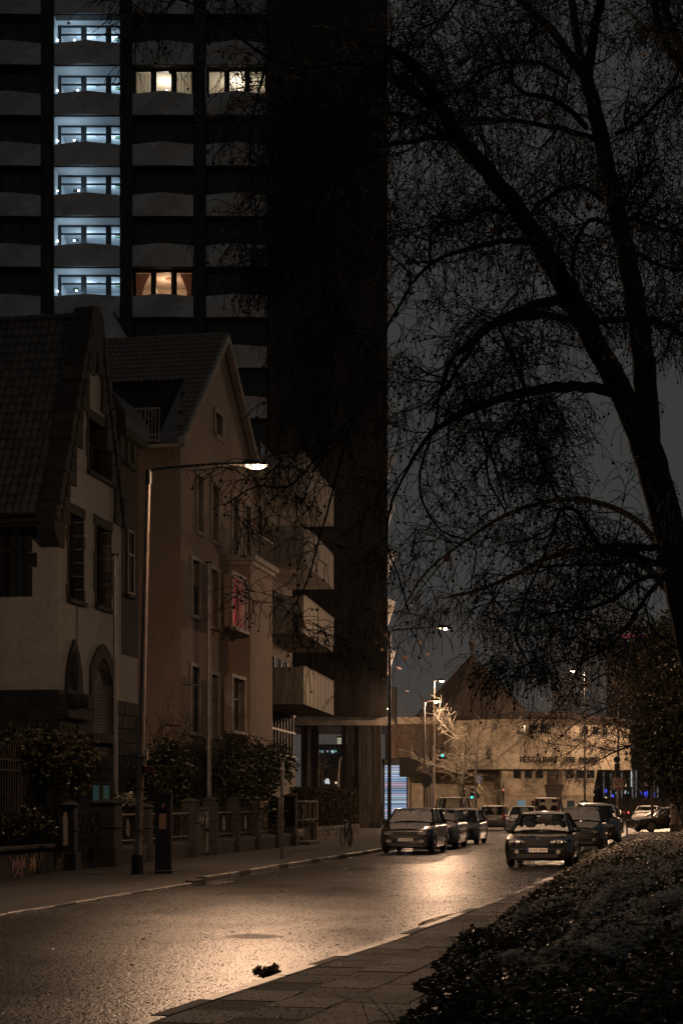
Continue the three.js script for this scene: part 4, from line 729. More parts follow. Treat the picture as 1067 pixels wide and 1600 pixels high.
// ---------------------------------------------------------------- left pavement: fence, gates, walls
const FV = -13.25;
const pier1 = std(.034, .029, .025, .9, { map: 'blotch', size: 1.1, bump: 'rough', bsize: .8, bscale: .02 }), pier2 = std(.024, .021, .018, .9, { map: 'blotch', size: 1.3, bump: 'rough', bsize: .8, bscale: .02 });
const moss = std(.05, .055, .03, 1, { map: 'blotch', size: .7, bump: 'rough', bsize: .4, bscale: .03 });
const rust = std(.075, .058, .045, .8, { map: 'blotch', size: .6 });
const pale = std(.34, .29, .24, .7, { map: 'blotch', size: .8 });
function fencePier(px, w, h, label, mossy) {
  const t = thing('fence_pier', label, 'fence pier', S(uAt(px, FV), FV, .13), STREET, 'stone fence piers');
  mk('shaft', rbox(-w / 2, w / 2, .42, h, -w / 2, w / 2, .02), pier1, t); mk('foot', rbox(-w / 2 - .05, w / 2 + .05, -.05, .415, -w / 2 - .05, w / 2 + .05, .02), pier2, t);
  mk('band', rbox(-w / 2 - .02, w / 2 + .02, h * .62, h * .62 + .05, -w / 2 - .02, w / 2 + .02, .01), pale, t).material = pier1;
  const cap = new THREE.ConeGeometry((w + .08) * .72, .1, 4); cap.rotateY(Math.PI / 4); cap.translate(0, h + .085, 0); mk('cap', [cap, box(-w / 2 - .03, w / 2 + .03, h + .002, h + .035, -w / 2 - .03, w / 2 + .03)], mossy ? moss : pier1, t);
}
const piers = [[110, .3, 1.45, 'narrow stone gate pier beside the graffiti wall'], [166, .62, 1.5, 'broad stone gate pier right behind the lamp post'], [228, .3, 1.4, 'stone fence pier between lamp post and ticket machine'], [298, .42, 1.55, 'stone fence pier with a mossy green cap', 1], [329, .40, 1.6, 'stone fence pier at the foot of the taller flagpole'], [366, .36, 1.62, 'stone fence pier second after the flagpole'], [397, .34, 1.64, 'stone fence pier third after the flagpole'], [428, .34, 1.66, 'stone fence pier beside the black sign post'], [454, .42, 1.75, 'stone gate pier next to the pale garden gate']];
piers.forEach((p) => fencePier(...p));
// iron railing on a low wall between two piers
function railing(pa, pb, label) {
  const ua = uAt(pa, FV) + .25, ub = uAt(pb, FV) - .25, n = Math.max(4, Math.round((ub - ua) / .13)), t = thing('railing_panel', label, 'railing', S(ua, FV, .13), STREET, 'iron railings between the piers'), L = ub - ua;
  const hump = []; for (let k = 0; k <= 8; k++) { const a = k / 8 * Math.PI; hump.push([Math.cos(a) * .17, .36 + Math.sin(a) * .12]); }
  mk('low_wall', poly([[-.17, -.1], [.17, -.1], ...hump.reverse().reverse()], -L, 0), pier2, t);
  mk('rail', [box(-.025, .025, 1.22, 1.26, -L, 0), box(-.02, .02, .58, .61, -L, 0)], pale, t);
  for (let k = 0; k <= n; k++) { const z = -L * k / n; mk('bar', rod(V3(0, .42, z), V3(0, 1.38, z), .011, .009, 5), M.iron, t); }
  const zc = -L / 2; mk('scroll', [tube([V3(.02, .68, zc), V3(.02, .85, zc - .1), V3(.02, 1.05, zc - .06), V3(.02, 1.12, zc)], .014, 5), tube([V3(.02, .68, zc), V3(.02, .85, zc + .1), V3(.02, 1.05, zc + .06), V3(.02, 1.12, zc)], .014, 5), new THREE.TorusGeometry(.07, .014, 5, 14).rotateY(Math.PI / 2).translate(.02, .78, zc)], pale, t);
}
[[168, 228, 'iron railing behind the lamp post'], [230, 298, 'iron railing behind the ticket machine'], [331, 366, 'iron railing just past the tall flagpole'], [368, 397, 'iron railing in front of the dark bush, second past the flagpole'], [399, 428, 'iron railing just before the black sign post'], [430, 454, 'iron railing between the black sign post and the gate pier']].forEach((a) => railing(...a));
// gates
function gate(ua, ub, label, h, mat, bars, pos = FV, turn = 0) {
  const L = ub - ua, t = thing('garden_gate', label, 'gate', S(ua, pos, .13), STREET + turn);
  mk('frame', [box(-.03, .03, .05, h, -.05, 0), box(-.03, .03, .05, h, -L, -L + .05), box(-.028, .028, h - .06, h, -L + .05, -.05), box(-.028, .028, .05, .12, -L + .05, -.05), box(-.027, .027, h * .55, h * .55 + .05, -L + .05, -.05)], mat, t);
  for (let k = 1; k < bars; k++) mk('bar', rod(V3(0, .1, -L * k / bars), V3(0, h, -L * k / bars), .012, .012, 5), mat, t);
  for (let k = 0; k < 3; k++) mk('ornament', new THREE.TorusGeometry(L * .1, .016, 5, 12).rotateY(Math.PI / 2).translate(.02, h * .75, -L * (k + 1) / 4), mat, t);
  mk('latch', rbox(-.05, .05, h * .5, h * .5 + .12, -L + .06, -L + .1, .01), M.iron, t);
}
gate(uAt(112, FV) + .2, uAt(163, FV) - .35, 'dark iron garden gate between the two stone gate piers', 1.35, M.iron, 9);
gate(uAt(300, FV) + .25, uAt(328, FV) - .22, 'narrow iron gate beside the mossy pier', 1.4, M.metalGrey, 7);
gate(uAt(456, FV) + .3, uAt(478, FV - .4), 'pale wrought garden gate before the clipped hedge', 1.62, pale, 6, FV + .05);
mk('gate_step', rbox(-.6, .6, 0, .14, -.9, .9, .02), M.slab).position.copy(S(uAt(470, FV) + .2, FV - .1, .1)); tag(scene.children.at(-1), 'stone step in front of the pale garden gate', 'step'); scene.children.at(-1).rotation.y = STREET;

// wall with graffiti, picket fence above it
{
  const ua = 24, ub = uAt(101, FV), t = thing('graffiti_wall', 'low dark garden wall with sprayed tags', 'wall', S(ua, FV, .05), STREET), L = ub - ua;
  mk('masonry', box(-.3, 0, 0, .62, -L, 0), pier2, t); mk('coping', rbox(-.34, .06, .622, .70, -L, 0, .02), pier1, t);
  const spray = (draw, w, h) => { const m = canvasMat(256, 256, (c) => { c.clearRect(0, 0, 256, 256); c.lineCap = c.lineJoin = 'round'; draw(c); }, .6, { cut: true }); const g = plate(w, h); g.rotateY(Math.PI / 2); return [g, m]; };
  const strokes = (col, lw, list) => (c) => { c.strokeStyle = col; c.lineWidth = lw; for (const l of list) { c.beginPath(); l.forEach(([x, y], k) => k ? c.lineTo(x, y) : c.moveTo(x, y)); c.stroke(); } };
  const [g1, m1] = spray(strokes('#84605c', 11, [[[20, 30], [50, 90], [60, 190]], [[60, 190], [70, 60], [90, 150]], [[90, 150], [110, 40], [118, 190]], [[118, 190], [128, 80], [150, 180]], [[150, 180], [160, 30], [176, 170], [190, 60], [200, 150]], [[210, 40], [220, 20]], [[80, 240], [110, 180], [130, 220], [170, 190], [160, 250]]]), 1.25, .55);
  const [g2, m2] = spray(strokes('#a57f58', 12, [[[40, 90], [70, 70], [60, 130], [30, 140]], [[30, 200], [80, 120], [110, 50]], [[110, 50], [90, 180], [130, 90], [120, 200]], [[130, 30], [160, 40], [150, 80], [180, 120], [200, 240]], [[150, 160], [190, 120]], [[220, 20], [210, 90]]]), .95, .55);
  g1.translate(.006, .31, -(uAt(30, FV) - ua)); g2.translate(.006, .31, -(uAt(56, FV) - ua)); mk('spray_tag', g1, m1, t).castShadow = false; mk('spray_tag', g2, m2, t).castShadow = false;
  const [g3, m3] = spray(strokes('#6b6058', 12, [[[60, 20], [50, 120], [90, 60], [80, 200]], [[120, 30], [110, 230]], [[110, 140], [160, 90], [150, 200]]]), .7, .5); g3.translate(.006, .3, -(uAt(93, FV) - ua)); mk('spray_tag', g3, m3, t).castShadow = false;
}
{
  const v = -15.2, ua = uAt(2, v) - 1.5, ub = uAt(72, v), t = thing('picket_fence', 'rusty upright bar fence above the graffiti wall', 'fence', S(ua, v, .1), STREET), L = ub - ua, n = Math.round(L / .16);
  for (let k = 0; k <= n; k++) mk('bar', rod(V3(rr(-.01, .01), .5, -L * k / n), V3(rr(-.02, .02), 3.0 + rr(-.08, .08), -L * k / n), .021, .018, 6), rust, t);
  mk('rail', [box(-.03, .03, 2.55, 2.6, -L, 0), box(-.03, .03, 2.3, 2.35, -L, 0), box(-.03, .03, .6, .65, -L, 0)], rust, t);
}
// stack of boards leaning by the gate pier
{ const t = thing('board_stack', 'small upright wooden boards leaning beside the narrow gate pier', 'boards', S(uAt(97, FV + .15), FV + .2, .72), STREET + .3); for (let k = 0; k < 4; k++) mk('board', poly([[-.09, 0], [.09, 0], [.09, .5 + k % 2 * .1], [0, .62 + k % 2 * .12], [-.09, .5 + k % 2 * .1]], 0, .03).rotateY(1.2).rotateX(.06).translate(0, 0, -k * .2), M.post, t); }
// clipped hedge on its wall of coursed stone
{
  const v = -14.3, ua = 70.2, ub = 80.2, L = ub - ua, t = thing('stone_wall', 'low wall of coursed stone blocks under the clipped hedge', 'wall', S(ua, v, .12), STREET), r = rngOf(8);
  mk('backing', box(-.5, -.06, -.05, .56, -L, 0), M.black, t);
  const a = std(.26, .22, .175, .9, { map: 'blotch', size: .9, bump: 'rough', bsize: .6, bscale: .02 }), b = std(.2, .17, .135, .9, { map: 'blotch', size: .7, bump: 'rough', bsize: .6, bscale: .02 });
  for (let j = 0; j < 3; j++) for (let z = -(j % 2) * .3; z < L;) { const w = rr(.4, .85, r), q = Math.min(z + w, L), p = Math.max(0, z); if (q - p > .08) mk('stone_block', rbox(-.3, .02 + rr(-.015, .02, r), j * .195 - .02, j * .195 + .168, -q + .012, -p, .02), r() < .5 ? a : b, t); z += w; }
  for (let k = 0; k < 3; k++) mk('stone_block', rbox(-.5 - .02, -.3, k * .195 - .02, k * .195 + .168, -.02, .05, .02), a, t);
}

// ---------------------------------------------------------------- posts and street furniture
const flagpole = (px, v, top, label, bar) => { const d = dAt(px, v), u = uAt(px, v), h = EYE + (HORIZON - top) / FOCAL * d - .1, t = thing('flagpole', label, 'flagpole', S(u, v, .1), STREET, 'bare flagpoles in the front gardens'); mk('pole', tube([V3(0, 0, 0), V3(0, h * .5, 0), V3(0, h, 0)], [.062, .056, .05], 10), M.metalGrey, t); mk('cap', disc(.1, .05, 14).translate(0, h + .02, 0), M.iron, t); mk('halyard', rod(V3(.075, 1, .02), V3(.075, h - .1, .02), .006, .006, 4), M.white, t); if (bar) { mk('side_arm', rod(V3(0, bar, 0), V3(-.9, bar + .06, 0), .022), M.metalGrey, t); } mk('cleat', rbox(.05, .1, 1.5, 1.75, -.03, .03, .01), M.iron, t); };
flagpole(180, -14.3, 868, 'shorter bare metal flagpole before the arched window');
flagpole(326, -14.0, 880, 'taller bare metal flagpole with a short side arm', 5.2);
// ticket machine
{
  const u = uAt(255, -11.6), t = thing('ticket_machine', 'black parking ticket machine with a P and a small solar panel', 'ticket machine', P(255, 1255 + (EYE - .1) * FOCAL / 37.4, 37.4), .12);
  const k = M.iron; mk('cabinet', rbox(-.17, .15, 0, 1.72, -.14, .14, .015), std(.018, .018, .02, .45), t); mk('foot', rbox(-.18, .19, 0, .1, -.15, .15, .01), k, t);
  mk('side_profile', rbox(.15, .2, .1, 1.82, -.13, .13, .012), M.post, t);
  mk('solar_panel', poly([[-.18, 1.70], [.18, 1.74], [.18, 1.79], [-.18, 1.75]], -.16, .16), std(.03, .025, .05, .3), t);
  const pm = canvasMat(64, 96, (c) => { c.fillStyle = '#141414'; c.fillRect(0, 0, 64, 96); c.fillStyle = '#e89478'; c.font = 'bold 92px sans-serif'; c.textAlign = 'center'; c.fillText('P', 32, 82); }), g = plate(.11, .16); g.translate(.01, 1.5, .142); mk('p_sign', g, pm, t);
  const dm = canvasMat(96, 192, (c) => { c.fillStyle = '#c98f6f'; c.fillRect(0, 0, 96, 192); c.fillStyle = '#a8745a'; for (let y = 20; y < 80; y += 14) c.fillRect(10, y, 50, 4); c.fillStyle = '#1a1410'; c.fillRect(70, 66, 10, 34); c.fillRect(46, 148, 44, 8); c.strokeStyle = '#8a5f4a'; c.strokeRect(6, 100, 58, 36); }), q = plate(.155, .33); q.translate(-.01, 1.16, .142); mk('control_panel', q, dm, t);
}
function signPost(px, py, d, h, label, head) { const t = thing('sign_post', label, 'sign post', P(px, 1255 + (EYE - .12) * FOCAL / d, d)); mk('post', rod(V3(0, 0, 0), V3(0, h, 0), .035, .035, 10), M.iron, t); mk('cap', disc(.04, .03, 10).translate(0, h + .015, 0), M.iron, t); if (head) head(t, h); return t; }
signPost(440, 0, 47.5, 2.75, 'thin black sign post with a plate seen edge-on by the railings', (t, h) => { mk('sign_plate', rbox(.03, .055, h - 1.0, h - .1, -.3, .3, .008), M.iron, t); mk('clamp', tube([V3(0, h - .3, 0), V3(0, h - .24, 0)], [.05, .05], 8), M.metalGrey, t); });
signPost(547, 0, 61, 3.2, 'leaning black sign post in front of the clipped hedge', (t, h) => { mk('sign_plate', rbox(.03, .09, h - .75, h - .1, -.25, .25, .008), M.iron, t); t.rotation.z = -.014; });
// bicycle chained to the leaning post
{
  const t = thing('bicycle', 'dark bicycle parked against the leaning sign post', 'bicycle', P(541, 1255 + (EYE - .12) * FOCAL / 61.4, 61.4), 1.32), R = .33;
  for (const x of [-.52, .52]) { const w = mk('wheel', new THREE.TorusGeometry(R, .022, 6, 28).translate(x, R, 0), M.iron, t); for (let k = 0; k < 9; k++) { const a = k / 9 * 6.283; mk('spoke', rod(V3(x, R, 0), V3(x + Math.cos(a) * R, R + Math.sin(a) * R, 0), .003, .003, 4), M.metalGrey, w); } }
  const bb = V3(-.05, .3, 0), seat = V3(-.2, .82, 0), head = V3(.38, .82, 0), rear = V3(-.52, R, 0), front = V3(.52, R, 0);
  mk('frame', [rod(bb, seat, .017), rod(bb, head, .019), rod(seat.clone().add(V3(.02, -.08, 0)), head, .016), rod(bb, rear, .012), rod(seat.clone().add(V3(.02, -.05, 0)), rear, .011)], M.iron, t);
  mk('fork', [rod(head.clone().add(V3(-.03, .1, 0)), front, .014)], M.iron, t); mk('handlebar', tube([V3(.2, .98, -.27), V3(.34, .97, -.2), V3(.36, .96, 0), V3(.34, .97, .2), V3(.2, .98, .27)], .013, 6), M.iron, t);
  const s = new THREE.SphereGeometry(1, 10, 6); s.scale(.13, .035, .07); s.translate(-.22, .9, 0); mk('saddle', [s, rod(seat, V3(-.22, .89, 0), .013)], M.iron, t); mk('crank', [rod(V3(-.05, .3, .07), V3(.06, .18, .08), .01), new THREE.TorusGeometry(.08, .008, 5, 16).translate(-.05, .3, .06)], M.metalGrey, t); mk('mudguard', new THREE.TorusGeometry(R + .04, .02, 4, 16, Math.PI * .8).translate(-.52, R, 0), M.iron, t);
}
// notices strapped to the first lamp post
{
  const p = P(224, 1255, 37.1); const t = thing('post_notice', 'small pale notice and red plate strapped to the lamp post', 'notice', V3(p.x, 0, p.z)), y = (py) => EYE + (HORIZON - py) / FOCAL * 37.0;
  mk('pale_plate', rbox(-.015, .045, y(1188), y(1171), -.1, .1, .006).translate(.06, 0, .05), M.trim, t); mk('red_plate', rbox(.03, .24, y(1208), y(1197), .02, .04, .005), std(.22, .06, .04, .6), t); mk('bracket', rbox(.0, .05, y(1210), y(1195), -.04, .06, .005), M.iron, t);
}
// blue basement window of the first house and its lit shutters
{ const d = 45, t = thing('basement_window', 'small blue-green lit double window low behind the gate pier', 'window', P(160, 1248, d)), c = (p) => (p - 160) / FOCAL * d, y = (p) => (1248 - p) / FOCAL * d; const m = std(.05, .12, .12, .4, { glow: [.004, .014, .014], power: 1 }); mk('pane', box(c(146), c(156), y(1258), y(1227), 0, .02), m, t); mk('pane', box(c(162), c(172), y(1256), y(1227), 0, .02), m, t); mk('frame', [box(c(144.5), c(146), y(1262), y(1225), -.05, .06), box(c(156), c(162), y(1262), y(1225), -.05, .05), box(c(172), c(173.5), y(1262), y(1225), -.05, .06), box(c(144.5), c(173.5), y(1225), y(1222), -.05, .06), box(c(144.5), c(173.5), y(1262), y(1258.5), -.05, .06)], M.frame, t); mk('wall_pier', [box(c(140), c(144.5), -1.65, y(1218), -.3, .0), box(c(173.5), c(178), -1.65, y(1218), -.3, .0), box(c(144.5), c(173.5), -1.65, y(1262), -.3, 0)], M.stoneB, t); }
// ---------------------------------------------------------------- banner, signs, traffic signals at the crossing
{ const d = 74, p = P(614.5, 1255, d), t = thing('lamp_banner', 'narrow pale banner hung on the dark lamp post', 'banner', V3(p.x, 0, p.z)), y = (q) => EYE + (HORIZON - q) / FOCAL * d; mk('cloth', poly([[-.08, y(1122)], [-.08, y(1075)], [.16, y(1075)], [.16, y(1132)]], -.01, .01), std(.5, .46, .4, .8, { map: 'streak', size: 1 }), t); mk('bar', [rod(V3(-.14, y(1074.5), 0), V3(.18, y(1074.5), 0), .015), rod(V3(-.14, y(1123), 0), V3(.18, y(1133), 0), .012)], M.iron, t); }
const LENS = { green: lit([.05, .75, .62], 2.2), red: lit([1, .08, .08], 1.6), off: std(.02, .02, .02, .3) };
function signalHead(t, x, y, z, on, s = 1, turn = 0) {
  const g = new THREE.Group(); g.name = 'signal_head'; g.position.set(x, y, z); g.rotation.y = turn; t.add(g);
  mk('housing', rbox(-.17 * s, .17 * s, -.5 * s, .5 * s, -.15 * s, .1 * s, .03), M.black, g);
  ['red', 'amber', 'green'].forEach((c, k) => { const yy = (.32 - k * .32) * s, l = disc(.105 * s, .03, 18); l.rotateX(Math.PI / 2); l.translate(0, yy, .11 * s); const n = mk('lens', l, on === c ? LENS[c] : LENS.off, g); const v = new THREE.CylinderGeometry(.125 * s, .125 * s, .2 * s, 14, 1, true, Math.PI * .5, Math.PI); v.rotateX(Math.PI / 2); v.rotateZ(Math.PI); v.translate(0, yy, .2 * s); mk('visor', v, std(.012, .012, .012, .8, { double: true }), n); });
}
const foot = (px, d) => P(px, 1255 + EYE * FOCAL / d, d), yAt = (py, d) => EYE + (HORIZON - py) / FOCAL * d, xAt = (px, p0, d) => (px - p0) / FOCAL * d;
{ // mast arm over the crossing
  const d = 116, t = thing('signal_mast', 'traffic signal mast with arm carrying a green signal over the crossing', 'traffic signal', foot(720, d)), X = (p) => xAt(p, 720, d), Y = (p) => yAt(p, d);
  mk('post', tube([V3(X(720), 0, 0), V3(X(720), Y(1215), 0), V3(X(721), Y(1190), 0)], [.09, .08, .07], 10), M.metalGrey, t); mk('arm', tube([V3(X(721), Y(1191), 0), V3(X(724), Y(1178), 0), V3(X(735), Y(1177), 0), V3(X(760), Y(1178), 0)], [.07, .06, .05, .04], 8), M.metalGrey, t);
  signalHead(t, X(762), Y(1175.5), .1, null, .95); signalHead(t, X(723.5), Y(1240), .15, null, .75);
}
{ const d = 114, t = thing('signal_mast', 'traffic signal hanging left of the frosted tree showing green', 'traffic signal', foot(676, d)), X = (p) => xAt(p, 676, d), Y = (p) => yAt(p, d); mk('post', rod(V3(0, 0, 0), V3(0, Y(1165), 0), .05), M.metalGrey, t); mk('arm', tube([V3(0, Y(1172), 0), V3(X(690), Y(1176), 0)], [.03, .03], 8), M.metalGrey, t); signalHead(t, X(691), Y(1173), .12, 'green', .95, -.15); }
{ // post with blue arrow and diamond
  const d = 108, t = thing('sign_post', 'grey post with round blue arrow sign over a pale diamond sign', 'sign post', foot(743, d)), X = (p) => xAt(p, 743, d), Y = (p) => yAt(p, d);
  mk('post', tube([V3(0, 0, 0), V3(0, Y(1192), 0), V3(-.1, Y(1186), 0), V3(-.7, Y(1179), 0), V3(-2.2, Y(1178), 0)], [.06, .055, .05, .04, .035], 10), M.metalGrey, t);
  const arrow = canvasMat(128, 128, (c) => { c.fillStyle = '#d8dde6'; c.beginPath(); c.arc(64, 64, 64, 0, 7); c.fill(); c.fillStyle = '#1d4fa0'; c.beginPath(); c.arc(64, 64, 57, 0, 7); c.fill(); c.fillStyle = '#eef2f6'; c.fillRect(56, 48, 16, 56); c.beginPath(); c.moveTo(64, 18); c.lineTo(92, 54); c.lineTo(36, 54); c.fill(); });
  const g = new THREE.CircleGeometry(.27, 28); g.scale(.62, 1, 1); g.userData.keep = true; g.translate(X(748.5), Y(1217), .09); mk('arrow_sign', g, arrow, t); mk('sign_back', disc(.28, .02, 24).rotateX(Math.PI / 2).scale(.62, 1, 1).translate(X(748.5), Y(1217), .07), M.metalGrey, t);
  const dia = poly([[0, -.36], [.2, 0], [0, .36], [-.2, 0]], 0, .02).translate(X(748.5), Y(1233), .07); mk('diamond_sign', dia, M.white, t);
  const di = poly([[0, -.25], [.14, 0], [0, .25], [-.14, 0]], 0, .006).translate(X(748.5), Y(1233), .0905); mk('diamond_centre', di, std(.62, .5, .2, .6), t);
  signalHead(t, X(737), Y(1240), .12, 'green', .72, -.2); signalHead(t, X(746.5), Y(1241), -.1, null, .5);
}
{ const d = 101, t = thing('round_sign', 'round traffic sign seen from its dark back on a thin post', 'sign', foot(666, d)), Y = (p) => yAt(p, d); mk('post', rod(V3(.06, 0, 0), V3(.0, Y(1212), 0), .04), M.iron, t); mk('disc', disc(.4, .03, 28).rotateX(Math.PI / 2).scale(.72, 1, 1).translate(-.02, Y(1220), .05), M.iron, t); mk('bracket', box(-.2, .2, Y(1222), Y(1220.5), .065, .09), M.iron, t); }
{ const d = 120, t = thing('signal_post', 'short pedestrian signal post before the restaurant wall', 'traffic signal', foot(783, d)), Y = (p) => yAt(p, d); mk('post', rod(V3(0, 0, 0), V3(0, Y(1216), 0), .05), M.metalGrey, t); signalHead(t, .1, Y(1238), .1, 'red', .5, .3); const tri = poly([[-.4, -.3], [.4, -.3], [0, .4]], 0, .02).translate(.55, Y(1237), .02); mk('sign_back', tri, M.darkBrown, t); }
{ // signals and prohibition sign on the right pavement
  const d = 81, t = thing('signal_mast', 'tall dark signal post with square prohibition sign by the right pavement', 'traffic signal', foot(965, d)), X = (p) => xAt(p, 965, d), Y = (p) => yAt(p, d);
  mk('post', tube([V3(0, 0, 0), V3(0, Y(1235), 0), V3(0, Y(1232), 0), V3(.02, Y(1112), 0)], [.085, .08, .05, .045], 10), M.post, t).material = std(.07, .06, .05, .6);
  mk('round_sign', disc(.16, .02, 20).rotateX(Math.PI / 2).translate(X(963), Y(1187), .06), M.iron, t); signalHead(t, X(963.5), Y(1204), .0, null, .68, Math.PI);
  const sign = canvasMat(128, 140, (c) => { c.fillStyle = '#7d6a5a'; c.fillRect(0, 0, 128, 140); c.strokeStyle = '#14100e'; c.lineWidth = 10; c.beginPath(); c.arc(64, 52, 36, 0, 7); c.stroke(); c.lineWidth = 7; c.beginPath(); c.moveTo(84, 26); c.lineTo(44, 78); c.stroke(); c.fillStyle = '#14100e'; c.fillRect(48, 40, 10, 24); c.fillRect(66, 40, 10, 24); c.fillStyle = '#4c2e22'; c.beginPath(); c.moveTo(8, 138); c.lineTo(64, 100); c.lineTo(120, 138); c.fill(); }, .6);
  const g = plate(.5, .55); g.translate(X(964.5), Y(1224.5), .075); mk('prohibition_sign', g, sign, t); mk('sign_back', rbox(-.26, .26, -.29, .29, -.02, 0, .008).translate(X(964.5), Y(1224.5), .07), M.iron, t);
}
{ const d = 82, t = thing('signal_post', 'thin black signal post beside the square prohibition sign', 'traffic signal', foot(979, d)), Y = (p) => yAt(p, d); mk('post', rod(V3(0, 0, 0), V3(0, Y(1203), 0), .035), M.iron, t); mk('backing_board', rbox(-.2, .15, Y(1212), Y(1203), -.05, .05, .01), M.black, t); signalHead(t, -.04, Y(1216), 0, null, .42, Math.PI); }
{ const d = 96, t = thing('bollard_post', 'thin dark post behind the signal mast', 'post', foot(972.5, d)), Y = (p) => yAt(p, d); mk('post', rod(V3(0, 0, 0), V3(0, Y(1234), 0), .04), M.iron, t); mk('cap', disc(.05, .04, 10).translate(0, Y(1234), 0), M.iron, t); }
{ const d = 100, t = thing('lamp_stump', 'plain brown post in front of the pale estate car', 'post', foot(1018.5, d)), Y = (p) => yAt(p, d); mk('post', rod(V3(0, 0, 0), V3(0, Y(1225), 0), .075), M.copper, t); mk('cap', disc(.09, .05, 12).translate(0, Y(1225), 0), M.copper, t); }
for (const [px, c] of [[973.5, .8], [980.5, 1]]) { const d = 170, t = thing('rear_light', (c < 1 ? 'dimmer' : 'brighter') + ' red rear light far across the junction', 'rear light', P(px, 1269.5, d), 0, 'far red rear lights'); const g = new THREE.SphereGeometry(.12, 10, 8); mk('lens', g, lit([1, .06, .08], 2 * c), t); mk('bracket', [rbox(-.1, .1, -.1, .1, -.2, -.1, .02), rod(V3(0, -.1, -.15), V3(0, -(EYE + (HORIZON - 1269.5) / FOCAL * d), -.15), .02)], M.iron, t); }
// garden wall end on the right
{ const t = thing('garden_wall', 'rendered garden wall end beneath the evergreen', 'wall', S(94.6, .15, .1), STREET); mk('wall', box(0, 8, 0, 3.2, -13, 0), std(.36, .28, .22, .9, { map: 'streak', size: 3 }), t); mk('plinth', box(-.05, 8, -.1, .42, -13.05, .05), M.darkBrown, t); mk('coping', box(-.1, 8.1, 3.2, 3.32, -13.1, .1), M.stone, t); }
// ---------------------------------------------------------------- cars
const tyreMat = std(.012, .012, .012, .85), rimMat = std(.35, .34, .33, .35, { metal: .8 }), trimBlack = std(.012, .012, .013, .55), chrome = std(.5, .5, .5, .18, { metal: 1 });
const carGlass = new THREE.MeshPhysicalMaterial({ roughness: .03, transmission: 1, thickness: 0, ior: 1.45 }); carGlass.color.setRGB(.72, .75, .75);
const lampGlass = std(.26, .25, .24, .12, { coat: 1 }), tailMat = std(.25, .015, .015, .2, { coat: 1 }), seatMat = std(.015, .014, .013, .9);
const paint = (r, g, b) => std(r, g, b, .3, { coat: .8, coatRough: .05, metal: 0, map: 'snow', size: 2 });
function numberPlate(text) { return canvasMat(260, 56, (c) => { c.fillStyle = '#d9d4c8'; c.fillRect(0, 0, 260, 56); c.fillStyle = '#1b3f8f'; c.fillRect(0, 0, 22, 56); c.fillStyle = '#15120f'; c.font = 'bold 46px sans-serif'; c.textAlign = 'center'; c.fillText(text, 140, 45); c.strokeStyle = '#222'; c.lineWidth = 3; c.strokeRect(1, 1, 258, 54); }, .4); }
